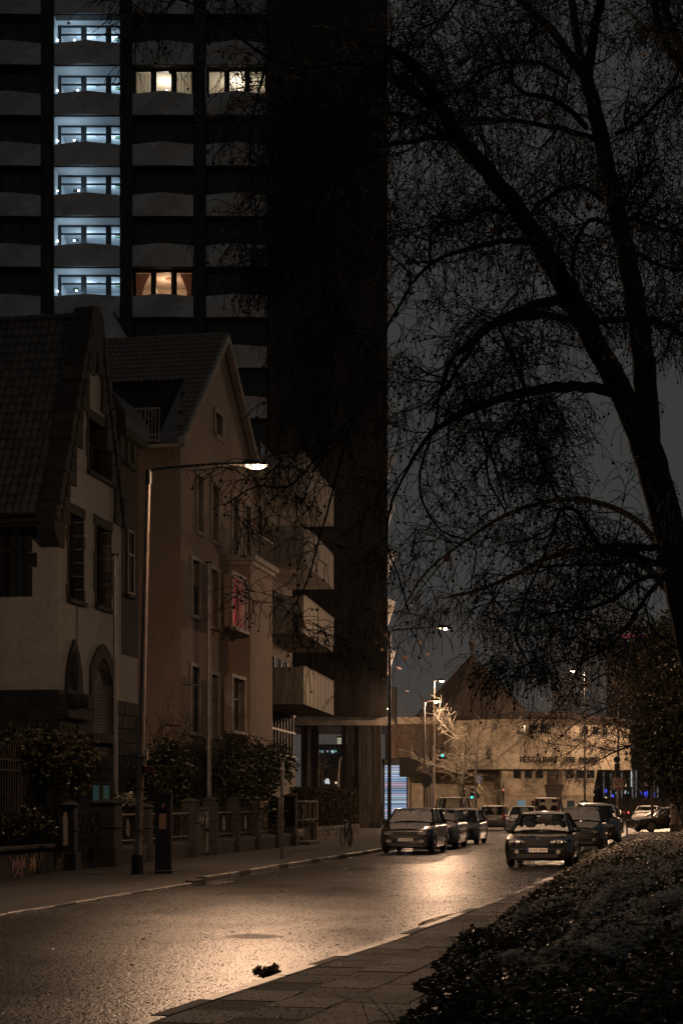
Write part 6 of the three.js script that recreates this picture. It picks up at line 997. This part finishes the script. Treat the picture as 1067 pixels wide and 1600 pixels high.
// ---------------------------------------------------------------- the great plane tree
{
  const D = 30, t = thing('plane_tree', 'huge bare plane tree leaning over the street with hanging twigs', 'tree', V3(0, 0, 0)), r = rngOf(101);
  const K = .68, w = (x, y, d) => P(x, y, d * K), pxm = (rad, d) => rad / FOCAL * d;
  // limbs read off the crown: [x, y, depth, radius] in the photograph's measure
  const limbs = {
    trunk: [[1165, 1420, 30, 44], [1140, 1250, 30, 38], [1100, 1080, 30, 35], [1072, 960, 30, 34], [1050, 855, 30, 33], [1022, 745, 30, 33], [1004, 680, 30, 32]],
    left: [[1008, 700, 30, 27], [965, 605, 29.7, 24], [925, 530, 29.4, 22.5], [885, 455, 29, 21], [850, 395, 28.7, 19.5], [805, 322, 28.4, 17.5], [760, 268, 28, 16], [715, 215, 27.6, 14], [688, 165, 27.3, 12], [660, 122, 27, 10], [628, 92, 26.8, 8], [605, 78, 26.5, 6], [560, 70, 26, 4]],
    right: [[1012, 690, 30, 26], [1008, 600, 30, 24], [992, 480, 30.2, 22], [972, 370, 30.4, 20], [950, 270, 30.6, 18], [930, 180, 30.8, 16], [915, 118, 31, 14]],
    forkA: [[916, 122, 31, 11], [890, 90, 31, 10], [868, 55, 31, 9], [838, 25, 31, 8], [800, -10, 31, 7], [760, -60, 31, 5]],
    forkB: [[914, 120, 31, 10], [900, 60, 31.3, 9], [893, 0, 31.5, 8], [880, -80, 31.5, 6]],
    forkC: [[918, 115, 31, 11], [926, 60, 30.6, 10], [938, -10, 30.4, 9], [945, -90, 30, 7]],
    stub: [[690, 172, 27.3, 9], [655, 150, 27.2, 9], [615, 122, 27, 8], [590, 112, 26.8, 6], [545, 100, 26, 5], [480, 105, 25.5, 4], [420, 90, 25, 3], [350, 40, 24.5, 2]],
    lowA: [[955, 612, 29.6, 12], [925, 606, 29.4, 11], [870, 605, 29, 10], [820, 612, 28.6, 9], [770, 628, 28.3, 8], [725, 645, 28, 7], [685, 668, 27.8, 5], [655, 700, 27.5, 4], [630, 745, 27.4, 2.5]],
    lowB: [[905, 492, 29.2, 11], [870, 470, 29, 9.5], [820, 482, 28.7, 9], [770, 505, 28.5, 8], [740, 530, 28.3, 6.5], [705, 562, 28, 5], [690, 600, 27.8, 3.5], [680, 660, 27.6, 2.4]],
    lowC: [[885, 500, 29, 8], [845, 492, 28.6, 7.5], [800, 500, 28, 6.5], [765, 512, 27.6, 5.5], [725, 560, 27.2, 4.5], [700, 600, 27, 3], [672, 640, 26.8, 2]],
    midA: [[826, 378, 28.5, 6.5], [790, 376, 28.2, 6], [750, 384, 27.8, 5], [700, 398, 27.4, 4], [665, 420, 27, 3.4], [640, 446, 26.8, 2.4]],
    midB: [[790, 335, 28.3, 6], [760, 327, 28, 5.5], [725, 345, 27.6, 5], [685, 352, 27.3, 4], [671, 380, 27, 3.2], [672, 425, 26.8, 2.2]],
    midC: [[742, 262, 28, 6], [706, 224, 27.8, 5.5], [660, 190, 27.4, 5], [610, 178, 27, 4.5], [560, 200, 26.4, 3.5], [500, 230, 26, 3], [450, 270, 25.5, 2]],
    midD: [[706, 216, 27.6, 6], [680, 213, 27.5, 6], [640, 222, 27.2, 5], [590, 228, 26.8, 4], [540, 250, 26.2, 3], [490, 330, 25.8, 2.4], [470, 420, 25.6, 2]],
    rA: [[925, 215, 30.7, 6], [870, 200, 30.2, 5.5], [830, 192, 30, 5], [790, 188, 29.6, 4.5], [740, 186, 29.2, 4], [705, 200, 28.8, 3], [670, 240, 28.6, 2]],
    rB: [[916, 200, 30.6, 6], [880, 165, 30.1, 6], [855, 152, 29.9, 6], [825, 147, 29.6, 4.5], [800, 130, 29.3, 3.5], [795, 105, 29.1, 3], [720, 140, 28.5, 2]],
    rC: [[885, 122, 30.8, 4.5], [845, 100, 30.5, 4.5], [800, 96, 30.2, 4], [760, 105, 29.8, 3.5], [720, 140, 29.4, 3]],
    rD: [[940, 312, 30.2, 5.5], [905, 292, 29.6, 5], [870, 300, 29.3, 4.5], [830, 332, 29, 4], [815, 370, 28.8, 3]],
    rE: [[950, 350, 30.2, 5], [920, 345, 29.7, 4.5], [900, 380, 29.4, 4], [895, 430, 29, 3.5], [915, 480, 28.6, 2.4]],
    rF: [[955, 350, 30.2, 6.5], [985, 342, 30.8, 6], [1015, 352, 31.4, 5.5], [1067, 368, 32, 4.5], [1120, 390, 32, 3]],
    rG: [[968, 345, 30.2, 5], [975, 310, 30.4, 4.5], [1000, 275, 30.8, 4], [1002, 262, 31, 3]],
    rH: [[975, 385, 30.4, 5], [1010, 405, 30.8, 5], [1040, 418, 31.2, 4.5], [1080, 425, 31.5, 4]],
    rI: [[992, 505, 30.2, 9], [1020, 500, 30.8, 8.5], [1050, 515, 31.4, 7.5], [1100, 535, 32, 6]],
    rJ: [[960, 210, 30.7, 5], [990, 195, 30.6, 4.5], [1020, 168, 30.3, 4], [1050, 140, 30, 3.5], [1090, 130, 29.6, 3]],
    rK: [[905, 498, 29.3, 8], [940, 500, 29.6, 7], [985, 498, 30, 6]],
    tR: [[1098, 1070, 30, 24], [1150, 830, 31, 20], [1178, 520, 32.4, 17], [1150, 260, 33, 14], [1070, 115, 33, 11], [1040, 65, 33, 10], [1022, 10, 33, 9], [1010, -60, 33, 7]],
    tR2: [[1118, 185, 33, 10], [1090, 120, 33.3, 9], [1062, 70, 33.4, 9], [1038, 15, 33.6, 8], [1020, -60, 33.6, 6]],
    bA: [[1042, 858, 29.6, 7.5], [1005, 855, 29.2, 7], [965, 852, 28.8, 6.5], [942, 858, 28.6, 6.5], [918, 825, 28.3, 5], [898, 798, 28, 4], [878, 794, 27.8, 3.5], [862, 835, 27.6, 3], [842, 885, 27.4, 2]],
    bB: [[1048, 885, 29.6, 8], [1010, 875, 29, 7], [978, 862, 28.6, 6], [965, 880, 28.3, 4.5], [900, 882, 27.8, 3], [840, 886, 27.3, 2]],
    bC: [[1050, 900, 29.8, 6], [1000, 905, 29.2, 5], [960, 935, 28.6, 4], [920, 950, 28, 3.5], [880, 955, 27.6, 3], [830, 968, 27.2, 2]],
    bD: [[1045, 890, 29.6, 6], [1010, 930, 29, 5], [975, 985, 28.6, 4], [950, 1010, 28.2, 3], [900, 1040, 28, 2]],
    hA: [[560, 120, 26, 3.5], [540, 220, 25.8, 3], [515, 330, 25.6, 2.6], [505, 450, 25.5, 2.2], [520, 560, 25.4, 1.8], [505, 650, 25.4, 1.4]],
    hB: [[480, 110, 25.5, 3], [455, 180, 25.3, 2.6], [440, 280, 25.2, 2.2], [450, 380, 25, 1.8], [430, 450, 25, 1.4]],
    hC: [[640, 450, 26.8, 3], [600, 520, 26.6, 2.6], [570, 600, 26.5, 2.2], [540, 680, 26.4, 1.9], [500, 720, 26.3, 1.6], [470, 790, 26.2, 1.2]],
    hD: [[630, 745, 27.4, 2.6], [610, 790, 27.3, 2.2], [605, 850, 27.2, 1.9], [622, 900, 27.1, 1.6], [640, 960, 27, 1.2]],
    hE: [[560, 640, 26.4, 2], [505, 700, 26.2, 2], [450, 760, 26, 1.8], [400, 760, 25.9, 1.6], [350, 790, 25.8, 1.1]],
    hF: [[350, 40, 24.5, 2.4], [310, 10, 24.4, 2], [270, 0, 24.3, 1.6], [255, 40, 24.3, 1]],
    hG: [[540, 690, 26.3, 2], [500, 840, 26.2, 1.8], [470, 930, 26.2, 1.4], [440, 970, 26.2, 1]],
    hH: [[680, 660, 27.6, 2.6], [655, 760, 27.4, 2.2], [690, 830, 27.3, 2], [740, 850, 27.2, 1.6], [735, 920, 27.2, 1.2]],
    hI: [[705, 562, 28, 3], [740, 640, 27.8, 2.6], [770, 720, 27.7, 2.3], [790, 790, 27.6, 1.6]],
    hJ: [[842, 885, 27.4, 2.2], [815, 950, 27.3, 2], [805, 1000, 27.3, 1.6], [830, 1050, 27.3, 1.2], [815, 1090, 27.3, 1]],
    hK: [[775, 500, 28.4, 3], [800, 560, 28, 2.8], [830, 640, 27.8, 2.6], [845, 720, 27.6, 2.2], [870, 780, 27.4, 1.8]],
    hL: [[825, 332, 29, 3], [800, 300, 28.8, 2.5], [770, 290, 28.6, 2], [740, 300, 28.4, 1.5]],
    hM: [[820, 612, 28.6, 4], [800, 660, 28.4, 3.4], [770, 690, 28.2, 3], [760, 740, 28, 2.4], [790, 800, 27.9, 1.8]],
    hN: [[420, 90, 25, 2.4], [400, 160, 24.8, 2], [390, 250, 24.7, 1.6], [400, 340, 24.6, 1.3], [392, 420, 24.6, 1]],
    hO: [[760, -60, 31, 4], [720, -10, 30.5, 3.5], [690, 30, 30.2, 3], [650, 50, 30, 2.4], [630, 100, 29.8, 1.8]],
  };
  const A = [arrays(), arrays(), arrays(), arrays()], balls = [];
  const inView = (p, m) => { const d = -p.z, x = 533.5 + p.x / d * FOCAL, y = HORIZON - (p.y - EYE) / d * FOCAL; return x > -60 - m && x < 1067 + m && y > -m && y < 1400; };
  const C = { segs: [0, 7, 7, 6], wig: [0, .2, .3, .38], lift: [0, .12, -.10, -.17], turn: false, taper: .35, sides: [8, 5, 3, 3], kids: [0, 7.6, 5.4], len: [0, .8, .46, .30], rad: [0, .015, .0072, .0050], bias: [.1, .05, -.25], fwd: [.55, .7, .7], flat: .9, min: .0040, ball: .3, from: .12, cull: (p) => !inView(p, 180) };
  for (const [name, L] of Object.entries(limbs)) {
    const ctl = L.map(([x, y, d]) => w(x, y, d)), curve = new THREE.CatmullRomCurve3(ctl, false, 'centripetal'), n = (L.length - 1) * 4, pts = [], rad = [];
    for (let k = 0; k <= n; k++) { const f = k / n * (L.length - 1), i = Math.min(L.length - 2, f | 0), p = curve.getPoint(k / n), j = pxm(lerp(L[i][3], L[i + 1][3], f - i), D * .77 * K); if (k > 1 && k < n) { const s = Math.min(.014, j * .35); p.x += rr(-s, s, r); p.y += rr(-s, s, r); } pts.push(p); rad.push(j * rr(.97, 1.03, r)); }
    const big = L[0][3] > 10;
    mk(name === 'trunk' ? 'trunk' : 'limb', tube(pts, rad, big ? 14 : 8), M.bark, t);
    let len = 0; for (let k = 1; k <= n; k++) len += pts[k].distanceTo(pts[k - 1]);
    const thin = L[0][3] < 4;
    C.kids[0] = len / K * (name === 'trunk' ? .0 : big ? 1.9 : 'hC hE hG hD hH hI'.includes(name) ? 1.4 : thin ? 4.4 : L[0][0] > 930 && name[0] !== 'b' ? 5.5 : 3.4); C.rad[1] = thin ? .0066 : .012; C.len[1] = thin ? .52 : .85;
    branchOff(A, balls, pts, rad.map((q) => Math.max(q, .012)), len, 0, C, r);
  }
  console.log('tree tris', A.map((a) => a.i.length / 3), 'balls', balls.length);
  for (const k of [1, 2, 3]) { const m = shadows(new THREE.Mesh(geoOf(A[k]), M.twig)); m.name = k === 1 ? 'branches' : 'twigs'; m.userData.kind = 'stuff'; t.add(m); }
  // seed balls on their stalks
  const bg = new THREE.IcosahedronGeometry(1, 0); foliage(t, 'seed_balls', bg, std(.045, .034, .025, 1), balls.length, 6, (p, e, q, k) => { p.copy(balls[k]); p.y -= .02; e.set(q() * 6, q() * 6, 0); return rr(.012, .019, q); });
  // the last withered leaves
  const wl = []; const spots = balls.filter((p) => { const d = -p.z, x = 533.5 + p.x / d * FOCAL, y = HORIZON - (p.y - EYE) / d * FOCAL; return (x > 590 && x < 700 && y > 840 && y < 1080) || r() < .012; });
  const A5 = arrays(); A5.p.push(0, 0, 0); A5.n.push(0, 1, 0); for (let s = 0; s < 10; s++) { const a = s / 10 * 6.283, q = s % 2 ? .45 : 1; A5.p.push(Math.cos(a) * q, (s % 2) * .12, Math.sin(a) * q); A5.n.push(0, 1, 0); A5.i.push(0, 1 + (s + 1) % 10, 1 + s); }
  const lg = geoOf(A5), lm = std(.20, .105, .055, .8, { leaf: .3 });
  for (const p of spots.slice(0, 60)) { const m = shadows(new THREE.Mesh(lg, lm)); m.name = 'withered_leaf'; m.position.copy(p); m.rotation.set(rr(-1.6, 1.6, r), r() * 6, rr(-1.6, 1.6, r)); m.scale.setScalar(rr(.035, .075, r)); t.add(m); }
}
// ---------------------------------------------------------------- a second plane tree further on, its branch tips by the next lamp
{
  const D = 66, t = thing('plane_tree', 'bare plane tree whose last pale leaves hang around the dark lamp post', 'tree', P(1078, 1255 + EYE * FOCAL / D, D)), base = t.position.clone(), r = rngOf(303), A = [arrays(), arrays(), arrays(), arrays()];
  const C = { segs: [0, 6, 6, 5], wig: [0, .18, .28, .35], lift: [0, .03, -.1, -.16], taper: .35, sides: [8, 5, 3, 3], kids: [0, 6, 4], len: [0, 2.0, 1.1, .7], rad: [0, .035, .016, .010], bias: [.1, -.05, -.25], fwd: [.6, .8, .7], flat: .8, min: .008, from: .2, ball: 0 };
  const L = [[[1078, 1323, .34], [1074, 1150, .3], [1066, 1000, .26], [1052, 900, .22], [1035, 800, .18]], [[1058, 940, .17], [1000, 880, .14], [930, 858, .12], [860, 870, .10], [790, 905, .08], [735, 925, .05], [690, 935, .03]], [[1048, 880, .14], [990, 810, .12], [900, 780, .10], [800, 800, .08], [720, 850, .05], [660, 900, .035], [625, 960, .02]], [[700, 868, .03], [650, 930, .022], [612, 985, .015], [600, 1040, .01]], [[790, 905, .04], [770, 950, .03], [800, 1000, .02], [790, 1050, .012]], [[860, 870, .05], [850, 930, .035], [820, 980, .025], [835, 1060, .012]], [[930, 858, .05], [920, 930, .04], [890, 1000, .03], [900, 1060, .014]]];
  L.forEach((l, i) => { const pts = new THREE.CatmullRomCurve3(l.map(([x, y], k) => P(x, y, D + (i ? -k * .3 : 0)).sub(base)), false, 'centripetal').getPoints(l.length * 4), rad = pts.map((p, k) => { const f = k / (pts.length - 1) * (l.length - 1), j = Math.min(l.length - 2, f | 0); return lerp(l[j][2], l[j + 1][2], f - j); }); if (!i) pts[0].y = 0; mk(i ? 'limb' : 'trunk', tube(pts, rad, 8), M.bark, t); C.kids[0] = i ? 5 : 0; branchOff(A, null, pts, rad, 5, 0, C, r); });
  for (const k of [1, 2, 3]) { const m = shadows(new THREE.Mesh(geoOf(A[k]), M.twig)); m.name = 'twigs'; m.userData.kind = 'stuff'; t.add(m); }
  const A5 = arrays(); A5.p.push(0, 0, 0); A5.n.push(0, 1, 0); for (let s = 0; s < 10; s++) { const a = s / 10 * 6.283, q = s % 2 ? .5 : 1; A5.p.push(Math.cos(a) * q, (s % 2) * .12, Math.sin(a) * q); A5.n.push(0, 1, 0); A5.i.push(0, 1 + (s + 1) % 10, 1 + s); }
  const lg = geoOf(A5), lm = std(.42, .29, .21, .8, { leaf: .3 });
  for (const [x, y, s] of [[609, 948, .17], [628, 1000, .11], [641, 953, .13], [643, 947, .1], [650, 942, .1], [660, 967, .08], [655, 1004, .15], [676, 1005, .09], [701, 1008, .08], [724, 1006, .1], [632, 1028, .2], [623, 1044, .19], [669, 1022, .11], [636, 1080, .13], [604, 992, .14], [588, 1005, .12], [597, 1015, .11], [612, 930, .12], [626, 965, .09], [600, 1062, .12]]) {
    const p = P(x, y, 72.4 + rr(-1, 1, r)).sub(base), m = shadows(new THREE.Mesh(lg, lm)); m.name = 'withered_leaf'; m.position.copy(p); m.rotation.set(rr(.3, 1.5, r), rr(-.8, .8, r), rr(-.5, .5, r)); m.scale.setScalar(s * .85); t.add(m);
    mk('leaf_stalk', tube([p, p.clone().add(V3(rr(-.2, .2, r), .8, 0)), p.clone().add(V3(rr(-.5, .5, r), 1.9, 0))], [.006, .008, .01], 3), M.twig, t);
  }
}
// ---------------------------------------------------------------- foreground shrub bed under a dust of snow
{
  const t = thing('shrub_bed', 'wide bed of low evergreen shrub dusted with snow along the right pavement', 'shrub bed', V3(0, 0, 0)), n2 = (x, y) => Math.sin(x * 1.7 + 1.3 * Math.sin(y * 1.1)) * Math.sin(y * 2.3 + 1.1 * Math.sin(x * .9)), edge = (u) => -1.85 + .42 * smooth(13.2, 10.5, u) + .16 * Math.sin(u * 1.1) + .12 * Math.sin(u * 2.9 + 1);
  const hAt = (u, v) => { const e = v - edge(u), h = lerp(.30, .78, smooth(0, 1.8, e)) + .11 * n2(u * 1.3, v * 1.6) + .06 * n2(u * 3.1 + 4, v * 3.7), far = smooth(43, 39.5, u); return Math.max(.02, h * smooth(-.12, .32, e) * far); };
  const A = arrays(), us = 90, vs = 26; for (let i = 0; i <= us; i++) for (let j = 0; j <= vs; j++) { const u = lerp(9, 43, i / us), v = lerp(edge(u) + .05, 6, Math.pow(j / vs, 1.6)), p = S(u, v, .1 + Math.max(0, hAt(u, v) - .14)); A.p.push(p.x, p.y, p.z); A.n.push(0, 1, 0); if (i && j) { const a = (i - 1) * (vs + 1) + j - 1; A.i.push(a, a + 1, a + vs + 1, a + 1, a + vs + 2, a + vs + 1); } }
  const g = geoOf(A); g.computeVertexNormals(); mk('leaf_litter', g, std(.018, .016, .011, 1, { map: 'blotch', size: .6 }), t);
  const snowy = (x, y) => smooth(.05, .55, .5 * n2(x * 1.1 + 3, y * 1.3) + .35 * n2(x * 3.3, y * 2.9 + 2) + .25 * n2(x * 7.1 + 1, y * 6.7));
  const put = (p, e, q) => { const u = 8.5 + 34.5 * Math.pow(q(), 1.35), v = edge(u) + (q() < .35 ? .7 : 4.6) * q() - .12, f = Math.pow(q(), .45), h = hAt(u, v); p.copy(S(u, v, .1 + h * lerp(.35, 1.08, f))); p.userData = 0; e.set(rr(-1.0, .5, q), q() * 6.283, rr(-.7, .7, q)); return rr(.02, .075, q); };
  foliage(t, 'foliage', LEAF, std(.085, .078, .04, .55, { leaf: .3 }), 150000, 41, put);
  let snowAt = null;
  foliage(t, 'snowy_foliage', LEAFW, std(.62, .6, .57, .9, { leaf: .35 }), 42000, 42, (p, e, q) => { let u, v; do { u = 10 + 33 * Math.pow(q(), 1.45); v = edge(u) + .1 + 4 * q(); } while (q() > snowy(u, v)); p.copy(S(u, v, .1 + hAt(u, v) * rr(1.03, 1.13, q))); e.set(rr(-1.1, .9, q), q() * 6.283, rr(-.5, .5, q)); return rr(.012, .045, q); }, (c, q) => { const b = .35 + .65 * q(); c.setRGB(b, b, b * .97); });
  const r = rngOf(17), tw = arrays(); for (let k = 0; k < 900; k++) { const u = 10 + 30 * Math.pow(r(), 1.6), v = edge(u) + rr(-.05, 2.5, r), h = hAt(u, v), a = S(u, v, .1 + h * .6), b = a.clone().add(V3(rr(-.2, .15, r), rr(.05, .32, r), rr(-.2, .2, r))); tubeInto(tw, [a, a.clone().lerp(b, .5).add(V3(rr(-.03, .03, r), .02, 0)), b], [.004, .003, .002], 3); } const m = mk('twigs', geoOf(tw), M.bark, t); m.userData.kind = 'stuff';
}
// ---------------------------------------------------------------- shrubs and hedges on the left
const gold = leafMat(.075, .066, .030, .36), dark = leafMat(.030, .034, .016, .4), mid = leafMat(.055, .055, .026, .38);
{ const d = 42.3, m = (px) => px / FOCAL * d, b = P(70, 1255 + EYE * FOCAL / d, d); bush('laurel_bush', 'rounded glossy laurel bush growing over the upright bar fence', 'bush', b, [[m(30), m(HORIZON - 1190) + EYE, 0, m(52), m(48), 1], [m(-25), m(HORIZON - 1170) + EYE, .3, m(45), m(35), 1], [m(-75), m(HORIZON - 1195) + EYE, .2, m(40), m(45), .9]], 7500, .12, gold, 51, 9); }
{ const d = 39.6, m = (px) => px / FOCAL * d, b = P(38, 1255 + EYE * FOCAL / d, d); bush('ivy_bush', 'low leafy shrub spilling along the top of the graffiti wall', 'bush', b, [[m(-30), m(HORIZON - 1297) + EYE, 0, m(32), m(30), .6], [m(8), m(HORIZON - 1294) + EYE, 0, m(30), m(34), .6], [m(34), m(HORIZON - 1302) + EYE, 0, m(18), m(22), .5], [m(-62), m(HORIZON - 1300) + EYE, 0, m(32), m(26), .5]], 5200, .085, gold, 52, 6); }
{ const d = 57, m = (px) => px / FOCAL * d, b = P(365, 1255 + EYE * FOCAL / d, d); bush('dark_bush', 'big dark evergreen bush behind the iron railings', 'bush', b, [[m(-55), m(HORIZON - 1215) + EYE, 0, m(60), m(55), 1.2], [m(15), m(HORIZON - 1205) + EYE, .2, m(62), m(52), 1.2], [m(68), m(HORIZON - 1195) + EYE, 0, m(30), m(32), .8], [m(-30), m(HORIZON - 1250) + EYE, .3, m(90), m(40), 1]], 15000, .12, dark, 53, 8); }
{ const d = 53, m = (px) => px / FOCAL * d, b = P(262, 1255 + EYE * FOCAL / d, d); bush('dark_bush', 'dark bush filling the gap between the two houses', 'bush', b, [[m(0), m(HORIZON - 1215) + EYE, 0, m(38), m(60), .9], [m(-25), m(HORIZON - 1240) + EYE, .3, m(35), m(45), .9]], 6000, .12, dark, 54, 6); }
{ const d = 43.5, m = (px) => px / FOCAL * d, b = P(195, 1255 + EYE * FOCAL / d, d); bush('white_shrub', 'small pale-leaved shrub between the gate pier and the lamp post', 'bush', b, [[0, m(HORIZON - 1250) + EYE, 0, m(16), m(10), .3]], 500, .09, leafMat(.22, .22, .17, .5), 55, 4); }
{ // clipped hedge
  const v = -14.35, ua = 70.3, ub = 80.2, L = ub - ua, t = thing('clipped_hedge', 'tall clipped box hedge on the low stone wall', 'hedge', S(ua, v, .12), STREET);
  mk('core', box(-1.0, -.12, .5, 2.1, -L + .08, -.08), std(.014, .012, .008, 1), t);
  foliage(t, 'foliage', LEAF, leafMat(.060, .050, .024, .4), 16000, 56, (p, e, q) => { const f = q(); if (f < .62) p.set(rr(-.12, .03, q), rr(.52, 2.18, q), -L * q()); else if (f < .82) p.set(rr(-1.1, 0, q), rr(.52, 2.18, q), rr(-.1, .05, q)); else p.set(rr(-1.1, 0, q), rr(2.05, 2.2, q), -L * q()); e.set(rr(-2.4, .4, q), q() * 6.283, rr(-1, 1, q)); return rr(.05, .1, q); });
}
// ---------------------------------------------------------------- bare shrubs and far bare trees
function bareTree(name, label, cat, foot, height, spread, seed, mat, o = {}) {
  const t = thing(name, label, cat, foot, 0, o.group), r = rngOf(seed), A = [arrays(), arrays(), arrays(), arrays()];
  const C = { segs: [8, 6, 5, 4], wig: [.06, .16, .24, .3], lift: [.02, o.lift ?? .05, 0, -.02], taper: .35, sides: [8, 5, 3, 3], kids: [o.k0 || 9, o.k1 || 6, o.k2 || 4], len: [height * .75, spread, spread * .5, spread * .28], rad: [o.r || .12, (o.r || .12) * .4, (o.r || .12) * .16, (o.r || .12) * .09], bias: [o.bias ?? .5, .3, .1], fwd: [.5, .8, .8], flat: 1, min: o.min || .008, from: o.from || .35, ball: 0 };
  for (let k = 0; k < (o.stems || 1); k++) grow(A, null, V3(rr(-.1, .1, r) * (o.stems ? 2 : 0), 0, 0), V3(rr(-.35, .35, r) * (o.stems ? 1 : .1), 1, rr(-.2, .2, r)), height * .75, o.r || .12, 0, C, r);
  mk('trunk', geoOf(A[0]), o.trunk || mat, t); for (const k of [1, 2, 3]) if (A[k].p.length) { const m = shadows(new THREE.Mesh(geoOf(A[k]), mat)); m.name = k === 1 ? 'limbs' : 'twigs'; m.userData.kind = 'stuff'; t.add(m); }
  return t;
}
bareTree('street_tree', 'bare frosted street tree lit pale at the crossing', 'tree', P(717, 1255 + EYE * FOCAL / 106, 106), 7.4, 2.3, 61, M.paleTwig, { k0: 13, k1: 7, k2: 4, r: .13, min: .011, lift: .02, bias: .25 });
bareTree('street_tree', 'dim bare tree behind the lamps beside the pointed roof', 'tree', P(672, 1255 + EYE * FOCAL / 138, 138), 10.5, 3, 62, M.twig, { k0: 14, k1: 8, k2: 5, r: .16, min: .014 });
bareTree('street_tree', 'small bare tree seen between the tower columns', 'tree', P(516, 1255 + EYE * FOCAL / 150, 150), 6.2, 1.6, 63, M.twig, { k0: 12, k1: 6, k2: 4, r: .16, min: .012 });
bareTree('bare_shrub', 'thin bare shrub against the orange-brown house', 'shrub', P(285, 1255 + EYE * FOCAL / 55, 55), 5.2, 1.0, 64, M.twig, { stems: 4, k0: 12, k1: 5, k2: 3, r: .03, min: .005 });
bareTree('bare_shrub', 'wispy bare shrub in front of the plastered corner', 'shrub', P(12, 1255 + EYE * FOCAL / 44, 44), 4.4, .8, 65, M.twig, { stems: 4, k0: 12, k1: 6, k2: 3, r: .028, min: .004 });
bareTree('bare_shrub', 'low tangle of bare stems by the stone base of the gable house', 'shrub', P(95, 1255 + EYE * FOCAL / 44, 44), 3.2, .6, 66, M.twig, { stems: 4, k0: 10, k1: 5, k2: 3, r: .025, min: .004 });
bareTree('bare_tree', 'dim bare tree beneath the restaurant overhang', 'tree', P(950, 1255 + EYE * FOCAL / 180, 180), 5, 1.6, 67, M.twig, { k0: 10, k1: 6, k2: 4, r: .12, min: .02 });
bareTree('bare_tree', 'dim bare tree in front of the blue lit windows', 'tree', P(1012, 1255 + EYE * FOCAL / 182, 182), 5.4, 1.8, 68, M.twig, { k0: 10, k1: 6, k2: 4, r: .12, min: .02 });
// ---------------------------------------------------------------- right: evergreen over the wall, frosted overhanging branches
{ const d = 50, m = (px) => px / FOCAL * d, b = P(1105, 1255 + EYE * FOCAL / d, d), y = (py) => m(HORIZON - py) + EYE; bush('evergreen_tree', 'dense dark evergreen overhanging the garden wall', 'tree', b, [[m(-10), y(1130), 0, m(75), m(110), 1.6], [m(-50), y(1080), .3, m(70), m(75), 1.3], [m(-85), y(1150), .4, m(45), m(50), 1], [m(-60), y(1205), 0, m(45), m(40), .9], [m(-60), y(1015), .2, m(60), m(50), 1.2], [m(10), y(960), 0, m(70), m(70), 1.4], [m(-30), y(1240), -.2, m(34), m(26), .6]], 34000, .115, leafMat(.026, .026, .014, .4), 71, 10); }
{ // lit drooping branches in front of the restaurant
  const t = thing('frosted_tree', 'bare tree with glinting frosted leaves hanging before the restaurant wall', 'tree', P(1075, 1255 + EYE * FOCAL / 84, 84)), base = t.position.clone(), r = rngOf(81), A = [arrays(), arrays(), arrays(), arrays()], tips = [];
  const C = { segs: [6, 6, 6, 5], wig: [.1, .16, .25, .3], lift: [.02, .02, -.05, -.1], taper: .35, sides: [7, 4, 3, 3], kids: [0, 7, 6], len: [0, 2.1, 1.1, .6], rad: [0, .035, .014, .009], bias: [.1, .1, -.15], fwd: [.9, .9, .8], flat: .9, min: .0075, from: .2, ball: .9 };
  const L = [[[1072, 1200], [1062, 1120], [1050, 1050], [1035, 1000]], [[1055, 1090], [1000, 1085], [950, 1105], [900, 1130], [860, 1165]], [[1050, 1130], [1000, 1120], [960, 1125], [920, 1150], [880, 1185]], [[1050, 1060], [1000, 1040], [950, 1050], [905, 1080], [870, 1120], [850, 1150]], [[1045, 1040], [990, 1010], [940, 1005], [900, 1040], [870, 1085]], [[1055, 1150], [1000, 1160], [960, 1175], [930, 1190]], [[1040, 1010], [1000, 985], [960, 990], [930, 1010]]];
  L.forEach((l, i) => { const pts = new THREE.CatmullRomCurve3(l.map(([x, y], k) => P(x, y, 84 - k * .5 - (i % 3)).sub(base))).getPoints(18), rad = pts.map((p, k) => lerp(i ? .075 : .2, i ? .02 : .1, k / 18)); if (!i) pts.unshift(V3(0, 0, 0)), rad.unshift(.24); mk(i ? 'limb' : 'trunk', tube(pts, rad, 8), M.bark, t); C.kids[0] = i ? 10 : 2; branchOff(A, tips, pts, rad, 5, 0, C, r); });
  for (const k of [1, 2, 3]) { const m = shadows(new THREE.Mesh(geoOf(A[k]), M.twig)); m.name = 'twigs'; m.userData.kind = 'stuff'; t.add(m); }
  const n = tips.length; console.log('frost tips', n); foliage(t, 'frosted_leaves', LEAFW, std(.26, .22, .17, .55, { double: true }), n * 3, 82, (p, e, q, k) => { p.copy(tips[k % n]).add(V3(rr(-.14, .14, q), rr(-.14, .14, q), rr(-.14, .14, q))); e.set(q() * 6, q() * 6, q() * 6); return rr(.03, .075, q); }, (c, q, p, b) => { const w = Math.pow(q(), 2) * 1.4 + .25; c.setRGB(w, w, w); });
}
// thin winter haze that the lamps light up
scene.fog = new THREE.FogExp2(0xfff4e6, 0.00005);
renderer.render(scene, camera);
